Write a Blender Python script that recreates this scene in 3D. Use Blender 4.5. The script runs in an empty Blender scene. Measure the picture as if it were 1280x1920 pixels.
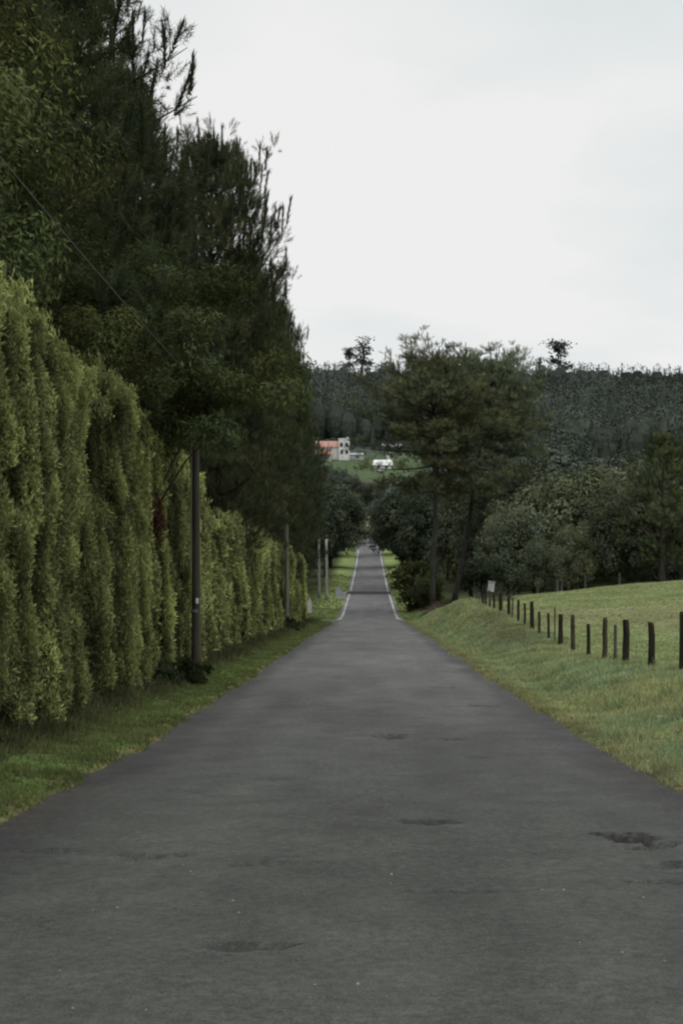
import bpy, math
import numpy as np
from mathutils import Vector

rng = np.random.default_rng(11)
SC = bpy.context.scene
COL = SC.collection
F = 2667.0          # focal length in photo pixels; camera looks along +Y
PI = math.pi

# ------------------------------------------------------------------ noise
def hash2(i, j, s):
    h = (i * 374761393 + j * 668265263 + s * 974634777) & 0xFFFFFFFF
    h = ((h ^ (h >> 13)) * 1274126177) & 0xFFFFFFFF
    return ((h ^ (h >> 16)) & 0xFFFF) / 65535.0

def vn(x, y, s=0):
    x = np.asarray(x, float); y = np.asarray(y, float)
    xi = np.floor(x).astype(np.int64); yi = np.floor(y).astype(np.int64)
    fx = x - xi; fy = y - yi
    fx = fx * fx * (3 - 2 * fx); fy = fy * fy * (3 - 2 * fy)
    a = hash2(xi, yi, s); b = hash2(xi + 1, yi, s); c = hash2(xi, yi + 1, s); d = hash2(xi + 1, yi + 1, s)
    return (a * (1 - fx) + b * fx) * (1 - fy) + (c * (1 - fx) + d * fx) * fy

def fbm(x, y, s=0, o=3):
    t = 0; a = .5; n = 0
    for k in range(o):
        t = t + a * vn(x * 2 ** k, y * 2 ** k, s + k); n += a; a *= .5
    return t / n

def sm(a, b, x):
    t = np.clip((np.asarray(x, float) - a) / (b - a), 0, 1)
    return t * t * (3 - 2 * t)

# ------------------------------------------------------------------ terrain
ZY = np.array([-60, 0, 12, 18, 32, 45, 76, 109, 122, 130, 140, 179, 188, 271, 400, 430, 500, 600, 700, 850, 1000, 1080, 1200, 1500], float)
ZZ = np.array([.3, 0, -.14, -.24, -.26, -.17, -.02, .02, .08, .22, .62, 2.62, 2.85, 8.7, 19.6, 23.5, 39, 65, 86, 120, 147, 151, 138, 90], float)

def zr(Y):
    Y = np.asarray(Y, float)
    w = np.clip(np.abs(Y) * .03, 1.0, 25)
    return sum(np.interp(Y + d * w, ZY, ZZ) for d in (-1, -.5, 0, .5, 1)) / 5

FY = np.array([-60, 0, 20, 28.6, 35, 44, 47, 55, 64, 72, 79, 92, 105, 130, 160], float)
FZ = np.array([.8, .5, .25, .16, .06, .03, .2, .57, 1.0, 1.22, 1.5, 1.78, 1.3, .95, 1.7], float)

def zfence(Y):
    Y = np.asarray(Y, float)
    return sum(np.interp(Y + d, FY, FZ) for d in (-2, -1, 0, 1, 2)) / 5

def H(X, Y):
    X = np.asarray(X, float); Y = np.asarray(Y, float)
    X, Y = np.broadcast_arrays(X, Y)
    base = zr(Y)
    # left
    l = np.clip(-X - 2.75, 0, None)
    left = base + .05 * sm(0, .3, l) + .18 * sm(.4, 2.2, l) + .008 * np.clip(l - 3, 0, 400)
    # right: verge, bank, field
    r = np.clip(X - 2.75, 0, None)
    near = 1 - sm(120, 175, Y)
    zf = zfence(Y)
    u = np.clip(r / 3.5, 0, 1)
    bank = base + .04 * sm(0, .3, r) + (zf - base - .04) * sm(.18, .95, u)
    bank = bank - .12 * np.exp(-((r - 1.2) / .5) ** 2) * sm(15, 30, Y)
    fslope = .035 + .06 * sm(40, 95, Y)
    field = np.clip(X - 6.3, 0, None)
    bank = bank + fslope * np.minimum(field, 26) + .012 * np.clip(field - 26, 0, 500)
    far = base + .05 * sm(0, .3, r) + .5 * sm(1, 5, r) + .01 * np.clip(r - 3, 0, 400)
    right = bank * near + far * (1 - near)
    h = np.where(X < 0, left, right)
    # bumps
    off = sm(2.9, 3.6, np.abs(X))
    h = h + off * ((fbm(X * 1.3, Y * 1.3, 5) - .5) * .12 + (vn(X * .25, Y * .25, 9) - .5) * .16 * sm(0, 2, np.abs(X) - 2.9))
    hill = sm(420, 600, Y)
    h = h + hill * (fbm(X / 90, Y / 130, 21) - .5) * 26 * sm(10, 60, np.abs(X + 2))
    # skyline dips a little to the right
    h = h - hill * sm(70, 160, X) * sm(700, 1000, Y) * 9
    # under the road sheet
    inr = 1 - sm(2.62, 3.0, np.abs(X) + (vn(Y * 1.7, X * 0 + 3.3, 31) - .5) * .18 + (vn(Y * .35, X * 0, 33) - .5) * .2 + (vn(Y * 4.5, X * 2, 34) - .5) * .12)
    inr = np.where(Y > 428, 0, inr)
    h = h * (1 - inr) + (base - .10) * inr
    # side road bed at the junction, left
    sr = (1 - sm(3.0, 3.6, np.abs(Y - 117.5))) * sm(2.6, 3.2, -X)
    h = h * (1 - sr) + (base - .1) * sr
    return h

# ------------------------------------------------------------------ mesh helpers
def mesh_np(name, V, faces, col=None, smooth=False):
    """faces: (M,n) int array or list of such arrays."""
    if not isinstance(faces, list): faces = [faces]
    faces = [np.asarray(f, np.int32) for f in faces if len(f)]
    V = np.asarray(V, np.float32)
    me = bpy.data.meshes.new(name)
    me.vertices.add(len(V)); me.vertices.foreach_set('co', V.ravel())
    loops = np.concatenate([f.ravel() for f in faces])
    tot = np.concatenate([np.full(len(f), f.shape[1], np.int32) for f in faces])
    start = np.concatenate([[0], np.cumsum(tot)[:-1]]).astype(np.int32)
    me.loops.add(len(loops)); me.loops.foreach_set('vertex_index', loops)
    me.polygons.add(len(tot)); me.polygons.foreach_set('loop_start', start)
    try: me.polygons.foreach_set('loop_total', tot)
    except Exception: pass
    me.polygons.foreach_set('use_smooth', np.full(len(tot), smooth))
    if col is not None:
        at = me.color_attributes.new('tint', 'FLOAT_COLOR', 'POINT')
        c = np.ones((len(V), 4), np.float32); c[:, :3] = col
        at.data.foreach_set('color', c.ravel())
    me.update(calc_edges=True)
    return me

class MB:
    def __init__(s): s.V = []; s.Q = []; s.T = []; s.n = 0; s.C = []
    def add(s, V, Fc, col=(1, 1, 1)):
        V = np.asarray(V, float); Fc = np.asarray(Fc, int)
        (s.Q if Fc.shape[1] == 4 else s.T).append(Fc + s.n)
        s.V.append(V); s.n += len(V)
        s.C.append(np.broadcast_to(np.asarray(col, float), (len(V), 3)))
    def box(s, c, d, col=(1, 1, 1)):
        cx, cy, cz = c; x, y, z = [k / 2 for k in d]
        V = [(cx + a * x, cy + b * y, cz + e * z) for e in (-1, 1) for a, b in ((-1, -1), (1, -1), (1, 1), (-1, 1))]
        s.add(V, [(3, 2, 1, 0), (4, 5, 6, 7), (0, 1, 5, 4), (1, 2, 6, 5), (2, 3, 7, 6), (3, 0, 4, 7)], col)
    def tube(s, P, R, n=6, col=(1, 1, 1), cap=True):
        P = np.asarray(P, float); R = np.asarray(R, float)
        d = np.gradient(P, axis=0); d /= np.linalg.norm(d, axis=1)[:, None] + 1e-9
        ref = np.array([0, 0, 1.]) if abs(d[0][2]) < .9 else np.array([1., 0, 0])
        u = np.cross(d, ref); u /= np.linalg.norm(u, axis=1)[:, None] + 1e-9
        w = np.cross(d, u)
        a = np.arange(n) * 2 * PI / n
        V = P[:, None, :] + R[:, None, None] * (np.cos(a)[None, :, None] * u[:, None, :] + np.sin(a)[None, :, None] * w[:, None, :])
        m = len(P); Q = []
        i = np.arange(n); j = (i + 1) % n
        for k in range(m - 1):
            Q.append(np.stack([k * n + i, k * n + j, (k + 1) * n + j, (k + 1) * n + i], 1))
        s.add(V.reshape(-1, 3), np.concatenate(Q), col)
        if cap:
            base = s.n - m * n
            for ring, flip in ((0, 1), (m - 1, 0)):
                s.V.append(P[ring][None]); s.C.append(np.broadcast_to(np.asarray(col, float), (1, 3)))
                ci = s.n; s.n += 1
                idx = base + ring * n
                t = np.stack([np.full(n, ci), idx + (j if flip else i), idx + (i if flip else j)], 1)
                s.T.append(t)
    def mesh(s, name, smooth=False):
        fs = []
        if s.Q: fs.append(np.concatenate(s.Q))
        if s.T: fs.append(np.concatenate(s.T))
        return mesh_np(name, np.concatenate(s.V), fs, np.concatenate(s.C), smooth)

def obj(name, me, mat, parent=None):
    o = bpy.data.objects.new(name, me); COL.objects.link(o)
    if mat is not None and not me.materials: me.materials.append(mat)
    if parent is not None: o.parent = parent
    return o

def tag(o, label=None, cat=None, group=None, kind=None):
    if label: o['label'] = label
    if cat: o['category'] = cat
    if group: o['group'] = group
    if kind: o['kind'] = kind
    return o

def thing(name, label, cat, loc, rz=0, group=None):
    o = bpy.data.objects.new(name, None); COL.objects.link(o)
    o.location = loc; o.rotation_euler = (0, 0, rz); o.empty_display_size = .3
    return tag(o, label, cat, group)

def basis(D, roll):
    D = D / (np.linalg.norm(D, axis=1)[:, None] + 1e-9)
    ref = np.where(np.abs(D[:, 2:3]) < .95, np.array([[0, 0, 1.]]), np.array([[1., 0, 0]]))
    u = np.cross(ref, D); u /= np.linalg.norm(u, axis=1)[:, None] + 1e-9
    w = np.cross(D, u)
    c = np.cos(roll)[:, None]; s_ = np.sin(roll)[:, None]
    return u * c + w * s_, -u * s_ + w * c, D

def scatter(T, Fc, P, D, S, roll, col, tipcol=1.0):
    """instances of template T (k,3; axis z) baked into one vertex array; col (N,3); verts with t.z high get tipcol factor."""
    u, w, d = basis(D, roll)
    S = np.asarray(S, float)
    if S.ndim == 1: S = S[:, None] * np.ones((1, 3))
    L = T[None] * S[:, None, :]
    V = P[:, None, :] + L[..., 0:1] * u[:, None] + L[..., 1:2] * w[:, None] + L[..., 2:3] * d[:, None]
    N, k = len(P), len(T)
    Fa = (np.asarray(Fc)[None] + (np.arange(N) * k)[:, None, None]).reshape(-1, np.asarray(Fc).shape[1])
    f = 1 + (tipcol - 1) * np.clip(T[:, 2] / max(T[:, 2].max(), 1e-6), 0, 1)
    C = col[:, None, :] * f[None, :, None]
    return V.reshape(-1, 3), Fa, C.reshape(-1, 3)

def scatter_n(T, Fc, P, Nm, D, S, col, tipcol=1.0):
    """like scatter, but the template's y axis follows the given normals and its z axis the direction D as far as it can"""
    Nm = Nm / (np.linalg.norm(Nm, axis=1)[:, None] + 1e-9)
    d = D - Nm * np.sum(D * Nm, axis=1)[:, None]
    d /= np.linalg.norm(d, axis=1)[:, None] + 1e-9
    u = np.cross(Nm, d)
    S = np.asarray(S, float)
    if S.ndim == 1: S = S[:, None] * np.ones((1, 3))
    L = T[None] * S[:, None, :]
    V = P[:, None, :] + L[..., 0:1] * u[:, None] + L[..., 1:2] * Nm[:, None] + L[..., 2:3] * d[:, None]
    n, k = len(P), len(T)
    Fa = (np.asarray(Fc)[None] + (np.arange(n) * k)[:, None, None]).reshape(-1, np.asarray(Fc).shape[1])
    f = 1 + (tipcol - 1) * np.clip(T[:, 2] / max(T[:, 2].max(), 1e-6), 0, 1)
    return V.reshape(-1, 3), Fa, (col[:, None, :] * f[None, :, None]).reshape(-1, 3)

# ------------------------------------------------------------------ materials
def newmat(name):
    m = bpy.data.materials.new(name); m.use_nodes = True
    nt = m.node_tree; nt.nodes.clear()
    out = nt.nodes.new('ShaderNodeOutputMaterial')
    return m, nt, out

def N(nt, t, **kw):
    n = nt.nodes.new(t)
    for k, v in kw.items():
        if k.startswith('i_'):
            key = k[2:]; n.inputs[int(key) if key.isdigit() else key.replace('_', ' ')].default_value = v
        else: setattr(n, k, v)
    return n

def noise_mul(nt, base_sock, scale, lo, hi, detail=4, vec=None, stretch=None):
    tc = N(nt, 'ShaderNodeTexCoord')
    src = tc.outputs['Object'] if vec is None else vec
    if stretch:
        mp = N(nt, 'ShaderNodeMapping'); mp.inputs['Scale'].default_value = stretch
        nt.links.new(src, mp.inputs['Vector']); src = mp.outputs[0]
    nz = N(nt, 'ShaderNodeTexNoise'); nz.inputs['Scale'].default_value = scale; nz.inputs['Detail'].default_value = detail
    nt.links.new(src, nz.inputs['Vector'])
    mr = N(nt, 'ShaderNodeMapRange'); mr.inputs[1].default_value = .3; mr.inputs[2].default_value = .7
    mr.inputs[3].default_value = lo; mr.inputs[4].default_value = hi
    nt.links.new(nz.outputs[0], mr.inputs[0])
    mx = N(nt, 'ShaderNodeVectorMath', operation='SCALE')
    nt.links.new(base_sock, mx.inputs[0]); nt.links.new(mr.outputs[0], mx.inputs['Scale'])
    return mx.outputs[0], nz.outputs[0]

def leaf_mat(name, transl=.25, rand=.25, gain=1.0, lo=.72, hi=1.3, sc=.9):
    m, nt, out = newmat(name)
    at = N(nt, 'ShaderNodeAttribute', attribute_name='tint')
    oi = N(nt, 'ShaderNodeObjectInfo')
    mr = N(nt, 'ShaderNodeMapRange'); mr.inputs[3].default_value = gain * (1 - rand); mr.inputs[4].default_value = gain * (1 + rand)
    nt.links.new(oi.outputs['Random'], mr.inputs[0])
    mx = N(nt, 'ShaderNodeVectorMath', operation='SCALE')
    nt.links.new(at.outputs['Color'], mx.inputs[0]); nt.links.new(mr.outputs[0], mx.inputs['Scale'])
    c, _ = noise_mul(nt, mx.outputs[0], sc, lo, hi, 3)
    d = N(nt, 'ShaderNodeBsdfDiffuse'); t = N(nt, 'ShaderNodeBsdfTranslucent')
    nt.links.new(c, d.inputs[0]); nt.links.new(c, t.inputs[0])
    ms = N(nt, 'ShaderNodeMixShader'); ms.inputs[0].default_value = transl
    nt.links.new(d.outputs[0], ms.inputs[1]); nt.links.new(t.outputs[0], ms.inputs[2])
    nt.links.new(ms.outputs[0], out.inputs[0])
    return m

def plain_mat(name, color, scale=6, lo=.7, hi=1.3, rough=.85, stretch=None, bump=.3, attr=False, detail=6):
    m, nt, out = newmat(name)
    if attr:
        src = N(nt, 'ShaderNodeAttribute', attribute_name='tint').outputs['Color']
    else:
        rgb = N(nt, 'ShaderNodeRGB'); rgb.outputs[0].default_value = (*color, 1); src = rgb.outputs[0]
    c, nz = noise_mul(nt, src, scale, lo, hi, detail, stretch=stretch)
    p = N(nt, 'ShaderNodeBsdfPrincipled'); p.inputs['Roughness'].default_value = rough
    p.inputs['Specular IOR Level'].default_value = .2
    nt.links.new(c, p.inputs['Base Color'])
    if bump:
        b = N(nt, 'ShaderNodeBump'); b.inputs['Strength'].default_value = bump; b.inputs['Distance'].default_value = .02
        nt.links.new(nz, b.inputs['Height']); nt.links.new(b.outputs[0], p.inputs['Normal'])
    nt.links.new(p.outputs[0], out.inputs[0])
    return m

M = {}
M['needle'] = leaf_mat('pine needles', .15, .22)
M['leaf'] = leaf_mat('leaves', .25, .25)
M['hedge'] = leaf_mat('cypress sprays', .38, .05, 1.15)
M['grass'] = leaf_mat('grass blades', .45, 0)
M['far'] = leaf_mat('distant foliage', .1, .1, 1.0, .82, 1.2, .05)
M['bark'] = plain_mat('bark', (.042, .039, .032), 5, .55, 1.5, .95, (1, 1, .25), .8)
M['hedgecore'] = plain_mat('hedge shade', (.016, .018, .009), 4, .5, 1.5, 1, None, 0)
M['postwood'] = plain_mat('weathered wood', (1, 1, 1), 9, .55, 1.45, .95, (1, 1, .2), .8, attr=True)
M['concrete'] = plain_mat('weathered pole', (1, 1, 1), 5, .7, 1.3, .9, (1, 1, .15), .4, attr=True)
M['white'] = plain_mat('white plaster', (.62, .62, .6), .8, .8, 1.15, .8, None, .1)
M['pale'] = plain_mat('pale stone', (.36, .36, .37), 3, .7, 1.25, .9, None, .3)
M['tile'] = plain_mat('red roof tile', (.37, .205, .165), 2.5, .7, 1.3, .85, (1, 6, 6), .4)
M['greyroof'] = plain_mat('pale sheet roof', (.40, .43, .43), 1.2, .75, 1.2, .7, (6, 1, 1), .2)
M['greywall'] = plain_mat('grey green block wall', (.12, .135, .12), 1.2, .75, 1.25, .9, None, .2)
M['window'] = plain_mat('dark window glass', (.02, .023, .027), 2, .8, 1.2, .2, None, 0)
M['cable'] = plain_mat('weathered cable', (.13, .13, .125), 3, .8, 1.2, .6, None, 0)
M['soil'] = plain_mat('dry brush', (1, 1, 1), 6, .6, 1.4, 1, None, .3, attr=True)
M['line'] = plain_mat('worn white paint', (.40, .41, .38), 1.6, .45, 1.25, .9, None, .1)
M['plate'] = plain_mat('white enamel', (.7, .7, .68), 8, .85, 1.1, .6, None, 0)

def ground_mat():
    m, nt, out = newmat('grassland')
    at = N(nt, 'ShaderNodeAttribute', attribute_name='tint')
    c, _ = noise_mul(nt, at.outputs['Color'], .35, .78, 1.25, 5)
    c, n2 = noise_mul(nt, c, 5.0, .6, 1.4, 6)
    c, n3 = noise_mul(nt, c, 28.0, .65, 1.35, 3)
    p = N(nt, 'ShaderNodeBsdfDiffuse')
    nt.links.new(c, p.inputs[0])
    b = N(nt, 'ShaderNodeBump'); b.inputs['Strength'].default_value = .7; b.inputs['Distance'].default_value = .06
    nt.links.new(n2, b.inputs['Height']); nt.links.new(b.outputs[0], p.inputs['Normal'])
    nt.links.new(p.outputs[0], out.inputs[0])
    return m
M['ground'] = ground_mat()

def road_mat():
    m, nt, out = newmat('worn asphalt')
    at = N(nt, 'ShaderNodeAttribute', attribute_name='tint')
    c, n0 = noise_mul(nt, at.outputs['Color'], .5, .90, 1.10, 4, stretch=(1.6, .5, 1))
    c, n1 = noise_mul(nt, c, 2.2, .86, 1.14, 8)
    c, n2 = noise_mul(nt, c, 16, .78, 1.22, 6)
    c, n3 = noise_mul(nt, c, 75, .66, 1.34, 3)
    # pale chippings in the surface
    tc = N(nt, 'ShaderNodeTexCoord')
    vo = N(nt, 'ShaderNodeTexVoronoi'); vo.inputs['Scale'].default_value = 55
    nt.links.new(tc.outputs['Object'], vo.inputs['Vector'])
    mr = N(nt, 'ShaderNodeMapRange'); mr.inputs[1].default_value = .12; mr.inputs[2].default_value = .3; mr.inputs[3].default_value = 1; mr.inputs[4].default_value = 0
    nt.links.new(vo.outputs['Distance'], mr.inputs[0])
    sep = N(nt, 'ShaderNodeSeparateColor'); nt.links.new(vo.outputs['Color'], sep.inputs[0])
    gt = N(nt, 'ShaderNodeMapRange'); gt.inputs[1].default_value = .5; gt.inputs[2].default_value = 1.0; gt.inputs[3].default_value = -.05; gt.inputs[4].default_value = .75
    nt.links.new(sep.outputs[0], gt.inputs[0])
    ml = N(nt, 'ShaderNodeMath', operation='MULTIPLY'); nt.links.new(mr.outputs[0], ml.inputs[0]); nt.links.new(gt.outputs[0], ml.inputs[1])
    ad = N(nt, 'ShaderNodeMath', operation='ADD'); ad.inputs[1].default_value = .96; nt.links.new(ml.outputs[0], ad.inputs[0])
    sc = N(nt, 'ShaderNodeVectorMath', operation='SCALE'); nt.links.new(c, sc.inputs[0]); nt.links.new(ad.outputs[0], sc.inputs['Scale'])
    p = N(nt, 'ShaderNodeBsdfPrincipled'); p.inputs['Roughness'].default_value = .92; p.inputs['Specular IOR Level'].default_value = .15
    nt.links.new(sc.outputs[0], p.inputs['Base Color'])
    b = N(nt, 'ShaderNodeBump'); b.inputs['Strength'].default_value = .8; b.inputs['Distance'].default_value = .008
    nt.links.new(n3, b.inputs['Height']); nt.links.new(b.outputs[0], p.inputs['Normal'])
    nt.links.new(p.outputs[0], out.inputs[0])
    return m
M['road'] = road_mat()

# ------------------------------------------------------------------ ground sheet
def axis(parts):
    a = [np.arange(s, e, d) for s, e, d in parts]
    return np.unique(np.round(np.concatenate(a + [[parts[-1][1]]]), 4))

gx = axis([(-900, -200, 50), (-200, -60, 10), (-60, -14, 3), (-14, -7, .5), (-7, 9, .125), (9, 24, .5), (24, 70, 3), (70, 260, 10), (260, 901, 50)])
gy = axis([(-60, 6, 3), (6, 45, .22), (45, 125, .5), (125, 200, 1.5), (200, 480, 5), (480, 1300, 12), (1300, 1800, 50)])
GX, GY = np.meshgrid(gx, gy)
GZ = H(GX, GY)

def lerp3(a, b, t): return a * (1 - t[..., None]) + np.asarray(b, float) * t[..., None]

def ground_color(X, Y):
    big = fbm(X * .3, Y * .3, 41); mid = fbm(X * 1.5, Y * 1.5, 43)
    base = np.zeros(X.shape + (3,)) + np.array([.115, .145, .062])
    base = lerp3(base, [.10, .150, .075], sm(.45, .65, big))
    base = lerp3(base, [.145, .145, .07], sm(.52, .75, mid) * .6)
    # left verge: darker fresher green, brown litter at the hedge foot
    lf = (X < 0) & (Y < 126)
    L = np.where(lf, 1.0, 0.0)
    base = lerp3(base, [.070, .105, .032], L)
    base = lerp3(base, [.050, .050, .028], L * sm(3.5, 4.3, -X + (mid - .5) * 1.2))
    # yellowish dry rim beside the tarmac
    rim = np.exp(-((np.abs(X) - 2.95) / .22) ** 2) * (Y < 130)
    base = lerp3(base, [.14, .125, .06], rim * .6 * sm(.3, .6, mid))
    base = lerp3(base, [.11, .072, .05], np.exp(-((np.abs(X) - 2.8) / .12) ** 2) * .7 * (Y < 60))
    # field
    fld = sm(6.2, 7.0, X) * (1 - sm(110, 140, Y))
    fc = lerp3(np.zeros(X.shape + (3,)) + np.array([.130, .155, .068]), [.150, .155, .078], sm(.5, .72, fbm(X * .12, Y * .05, 47)))
    base = base * (1 - fld[..., None]) + fc * fld[..., None]
    # worn brown patches on the bank
    for (px, py, rx, ry, a) in ((5.3, 53, .8, 6, .75), (5.2, 19.6, .5, 1.4, .8), (4.9, 21, .6, 1.0, .5), (5.6, 66, .6, 5, .5)):
        base = lerp3(base, [.105, .088, .055], a * np.exp(-((X - px) / rx) ** 2 - ((Y - py) / ry) ** 2) * sm(.3, .55, mid + .1))
    # sunken verges beyond the junction
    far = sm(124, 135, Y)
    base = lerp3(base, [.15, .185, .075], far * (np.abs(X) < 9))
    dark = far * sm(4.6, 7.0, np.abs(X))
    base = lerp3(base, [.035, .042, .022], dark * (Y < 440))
    hillw = sm(430, 470, Y)
    base = lerp3(base, [.062, .070, .060], hillw)
    mead = sm(520, 540, Y) * (1 - sm(585, 600, Y)) * sm(-30, -18, X) * (1 - sm(18, 30, X))
    base = lerp3(base, [.075, .105, .05], mead * (.6 + .4 * big))
    m2 = sm(480, 500, Y) * (1 - sm(560, 620, Y)) * sm(75, 85, X) * (1 - sm(110, 125, X))
    base = lerp3(base, [.075, .092, .055], m2 * .7)
    tr = np.exp(-((X + 1) / 3.5) ** 2) * sm(428, 434, Y) * (1 - sm(446, 456, Y))
    base = lerp3(base, [.26, .24, .19], tr * .8)
    return base

ny, nx = GX.shape
idx = np.arange(ny * nx).reshape(ny, nx)
Q = np.stack([idx[:-1, :-1], idx[:-1, 1:], idx[1:, 1:], idx[1:, :-1]], -1).reshape(-1, 4)
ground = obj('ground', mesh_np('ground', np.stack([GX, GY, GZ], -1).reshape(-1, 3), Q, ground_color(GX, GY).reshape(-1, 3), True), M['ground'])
tag(ground, kind='structure')

# ------------------------------------------------------------------ road
POT = [ # (X, Y, rx, ry, depth) potholes and torn patches in the tarmac
    (1.92, 10.25, .24, .42, .10), (1.95, 9.15, .17, .20, .045), (1.84, 8.6, .22, .10, .035), (-.57, 6.88, .19, .10, .04), (-1.51, 9.55, .20, .16, .03),
    (.50, 11.0, .17, .18, .045), (.30, 19.3, .26, .40, .06), (2.0, 25.3, .26, .36, .05), (1.1, 18.9, .18, .24, .03), (-2.16, 9.75, .2, .14, .03),
    (-.62, 9.2, .3, .1, .02), (1.3, 16.6, .2, .2, .02), (.62, 30, .3, .4, .02), (1.6, 31, .3, .5, .03), (-.9, 14.2, .3, .14, .015), (.4, 8.2, .3, .08, .015)]

def road_parts(xs, ys, w):
    X, Y = np.meshgrid(xs * w, ys)
    Z = zr(Y) + .02 * (1 - (X / 2.8) ** 2)
    Z = Z + (fbm(X * .7, Y * .5, 61) - .5) * .03 + (fbm(X * 4, Y * 4, 63) - .5) * .006
    C = np.zeros(X.shape + (3,)) + np.array([.052, .054, .0485])
    # smoother, slightly paler wheel tracks and a darker rim
    trk = np.exp(-((np.abs(X) - 1.15) / .5) ** 2)
    C = C * (1 + .10 * trk[..., None])
    edge = sm(2.15, 2.7, np.abs(X) + (fbm(X * 0 + 2, Y * .5, 65) - .5) * .5)
    C = lerp3(C, [.036, .036, .039], edge * .75 * (Y < 118))
    C = lerp3(C, [.112, .111, .109], sm(4, 42, Y) * (1 - .6 * edge))  # paler with distance: grazing sheen painted into the asphalt colour
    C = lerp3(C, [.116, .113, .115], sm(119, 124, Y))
    dirt = sm(2.35, 2.85, np.abs(X) + (fbm(X * 2.2, Y * 1.6, 66) - .5) * .7) * sm(.42, .6, fbm(X * 6, Y * 5, 68))
    C = lerp3(C, [.075, .062, .045], dirt * .45 * (Y < 118))
    blot = fbm(X * .8, Y * .35, 67)
    C = C * (1 + .5 * (blot[..., None] - .5))
    streak = fbm(X * 1.2, Y * .09, 69)
    C = C * (1 + .34 * (streak[..., None] - .5))
    # torn dark crack lines running across
    cr = np.abs(fbm(X * .9, Y * 1.6, 71, 4) - .5)
    C = lerp3(C, [.045, .045, .043], (1 - sm(.0, .012, cr)) * sm(.56, .72, fbm(X * .6, Y * .4, 73)) * .8)
    for (px, py, rx, ry, dp) in POT:
        ry = ry * .7
        rr = np.sqrt(((X - px) / rx) ** 2 + ((Y - py) / ry) ** 2) + (fbm(X * 7, Y * 7, 75) - .5) * 2.2
        k = 1 - sm(.75, 1.05, rr)
        Z = Z - dp * k
        lip = np.exp(-((rr - 1.0) / .16) ** 2) * (Y > py)
        C = lerp3(C, [.022, .022, .021], np.clip(k * .25 + lip * .75, 0, 1) * (.32 + dp * 8))
        C = lerp3(C, [.085, .084, .078], np.exp(-((rr - 1.2) / .2) ** 2) * (Y < py) * .35)
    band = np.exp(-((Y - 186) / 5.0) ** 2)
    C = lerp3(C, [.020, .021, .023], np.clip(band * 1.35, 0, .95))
    return X, Y, Z, C

def road_obj(xs, ys, w):
    X, Y, Z, C = road_parts(xs, ys, w)
    n, m = X.shape
    i = np.arange(n * m).reshape(n, m)
    q = np.stack([i[:-1, :-1], i[:-1, 1:], i[1:, 1:], i[1:, :-1]], -1).reshape(-1, 4)
    return np.stack([X, Y, Z], -1).reshape(-1, 3), q, C.reshape(-1, 3)

xs = np.linspace(-1, 1, 131)
yroad = np.unique(np.concatenate([np.arange(-20, 5, .5), np.arange(5, 13, .035), np.arange(13, 26, .08), np.arange(26, 50, .25), np.arange(50, 200, .8), np.arange(200, 431, 3)]))
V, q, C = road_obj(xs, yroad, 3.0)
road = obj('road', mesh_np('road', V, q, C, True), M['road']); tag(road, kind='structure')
# side road leaving to the left at the junction
X, Y = np.meshgrid(np.linspace(-60, -2.6, 60), np.linspace(114.3, 120.7, 10))
Z = zr(Y) - .004
i = np.arange(X.size).reshape(X.shape)
q = np.stack([i[:-1, :-1], i[:-1, 1:], i[1:, 1:], i[1:, :-1]], -1).reshape(-1, 4)
Cc = np.zeros((X.size, 3)) + np.array([.085, .083, .083])
side = obj('side_road', mesh_np('side_road', np.stack([X, Y, Z], -1).reshape(-1, 3), q, Cc, True), M['road']); tag(side, kind='structure')

def edge_line(sgn):
    ys = np.arange(120.5, 330, .8)
    x0 = sgn * (2.50 + .5 * np.exp(-(ys - 120.5) / 2.2))
    if sgn < 0:
        pts = [(-2.85 - 9.0 * (1 - t), 120.0) for t in np.linspace(0, 1, 14)[:-1]]
    else: pts = []
    px = np.array([p[0] for p in pts] + list(x0)); py = np.array([p[1] for p in pts] + list(ys))
    d = np.stack([np.gradient(px), np.gradient(py)], 1); d /= np.linalg.norm(d, axis=1)[:, None]
    nrm = np.stack([-d[:, 1], d[:, 0]], 1) * .11
    z = zr(py) + .045
    A = np.stack([px + nrm[:, 0], py + nrm[:, 1], z], 1); B = np.stack([px - nrm[:, 0], py - nrm[:, 1], z], 1)
    n = len(px); i = np.arange(n - 1)
    V = np.concatenate([A, B]); q = np.stack([i, i + n, i + n + 1, i + 1], 1)
    keep = np.ones(n - 1, bool)
    ym = (py[:-1] + py[1:]) / 2
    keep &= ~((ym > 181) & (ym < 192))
    keep &= hash2(np.arange(n - 1), np.arange(n - 1) * 0 + (3 if sgn > 0 else 4), 5) > .10
    o = obj('edge_line', mesh_np('edge_line', V, q[keep], None), M['line']); tag(o, kind='structure')
edge_line(-1); edge_line(1)

# loose pale chippings lying on the near tarmac
gv = MB()
for k in range(42):
    y = rng.uniform(5.6, 9.5); x = rng.uniform(-1.6, 1.9); r = rng.uniform(.004, .011)
    a = rng.uniform(0, 6.28, 1)[0]
    base = np.array([[0, 0, .9], [1, 0, 0], [0, 1.1, 0], [-.9, 0, .1], [0, -1, 0]]) * r
    ca, sa = math.cos(a), math.sin(a)
    base = base @ np.array([[ca, sa, 0], [-sa, ca, 0], [0, 0, 1]])
    zz = float(zr(y)) + .02 * (1 - (x / 2.8) ** 2) + (float(fbm(x * .7, y * .5, 61)) - .5) * .03
    g = rng.uniform(.11, .27)
    gv.add(base + np.array([x, y, zz + .002]), np.array([[0, 1, 2], [0, 2, 3], [0, 3, 4], [0, 4, 1]]), (g, g, g * .94))
tag(obj('gravel', gv.mesh('gravel'), M['soil']), 'pale loose chippings scattered on the near tarmac', 'gravel', kind='stuff')

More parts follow.
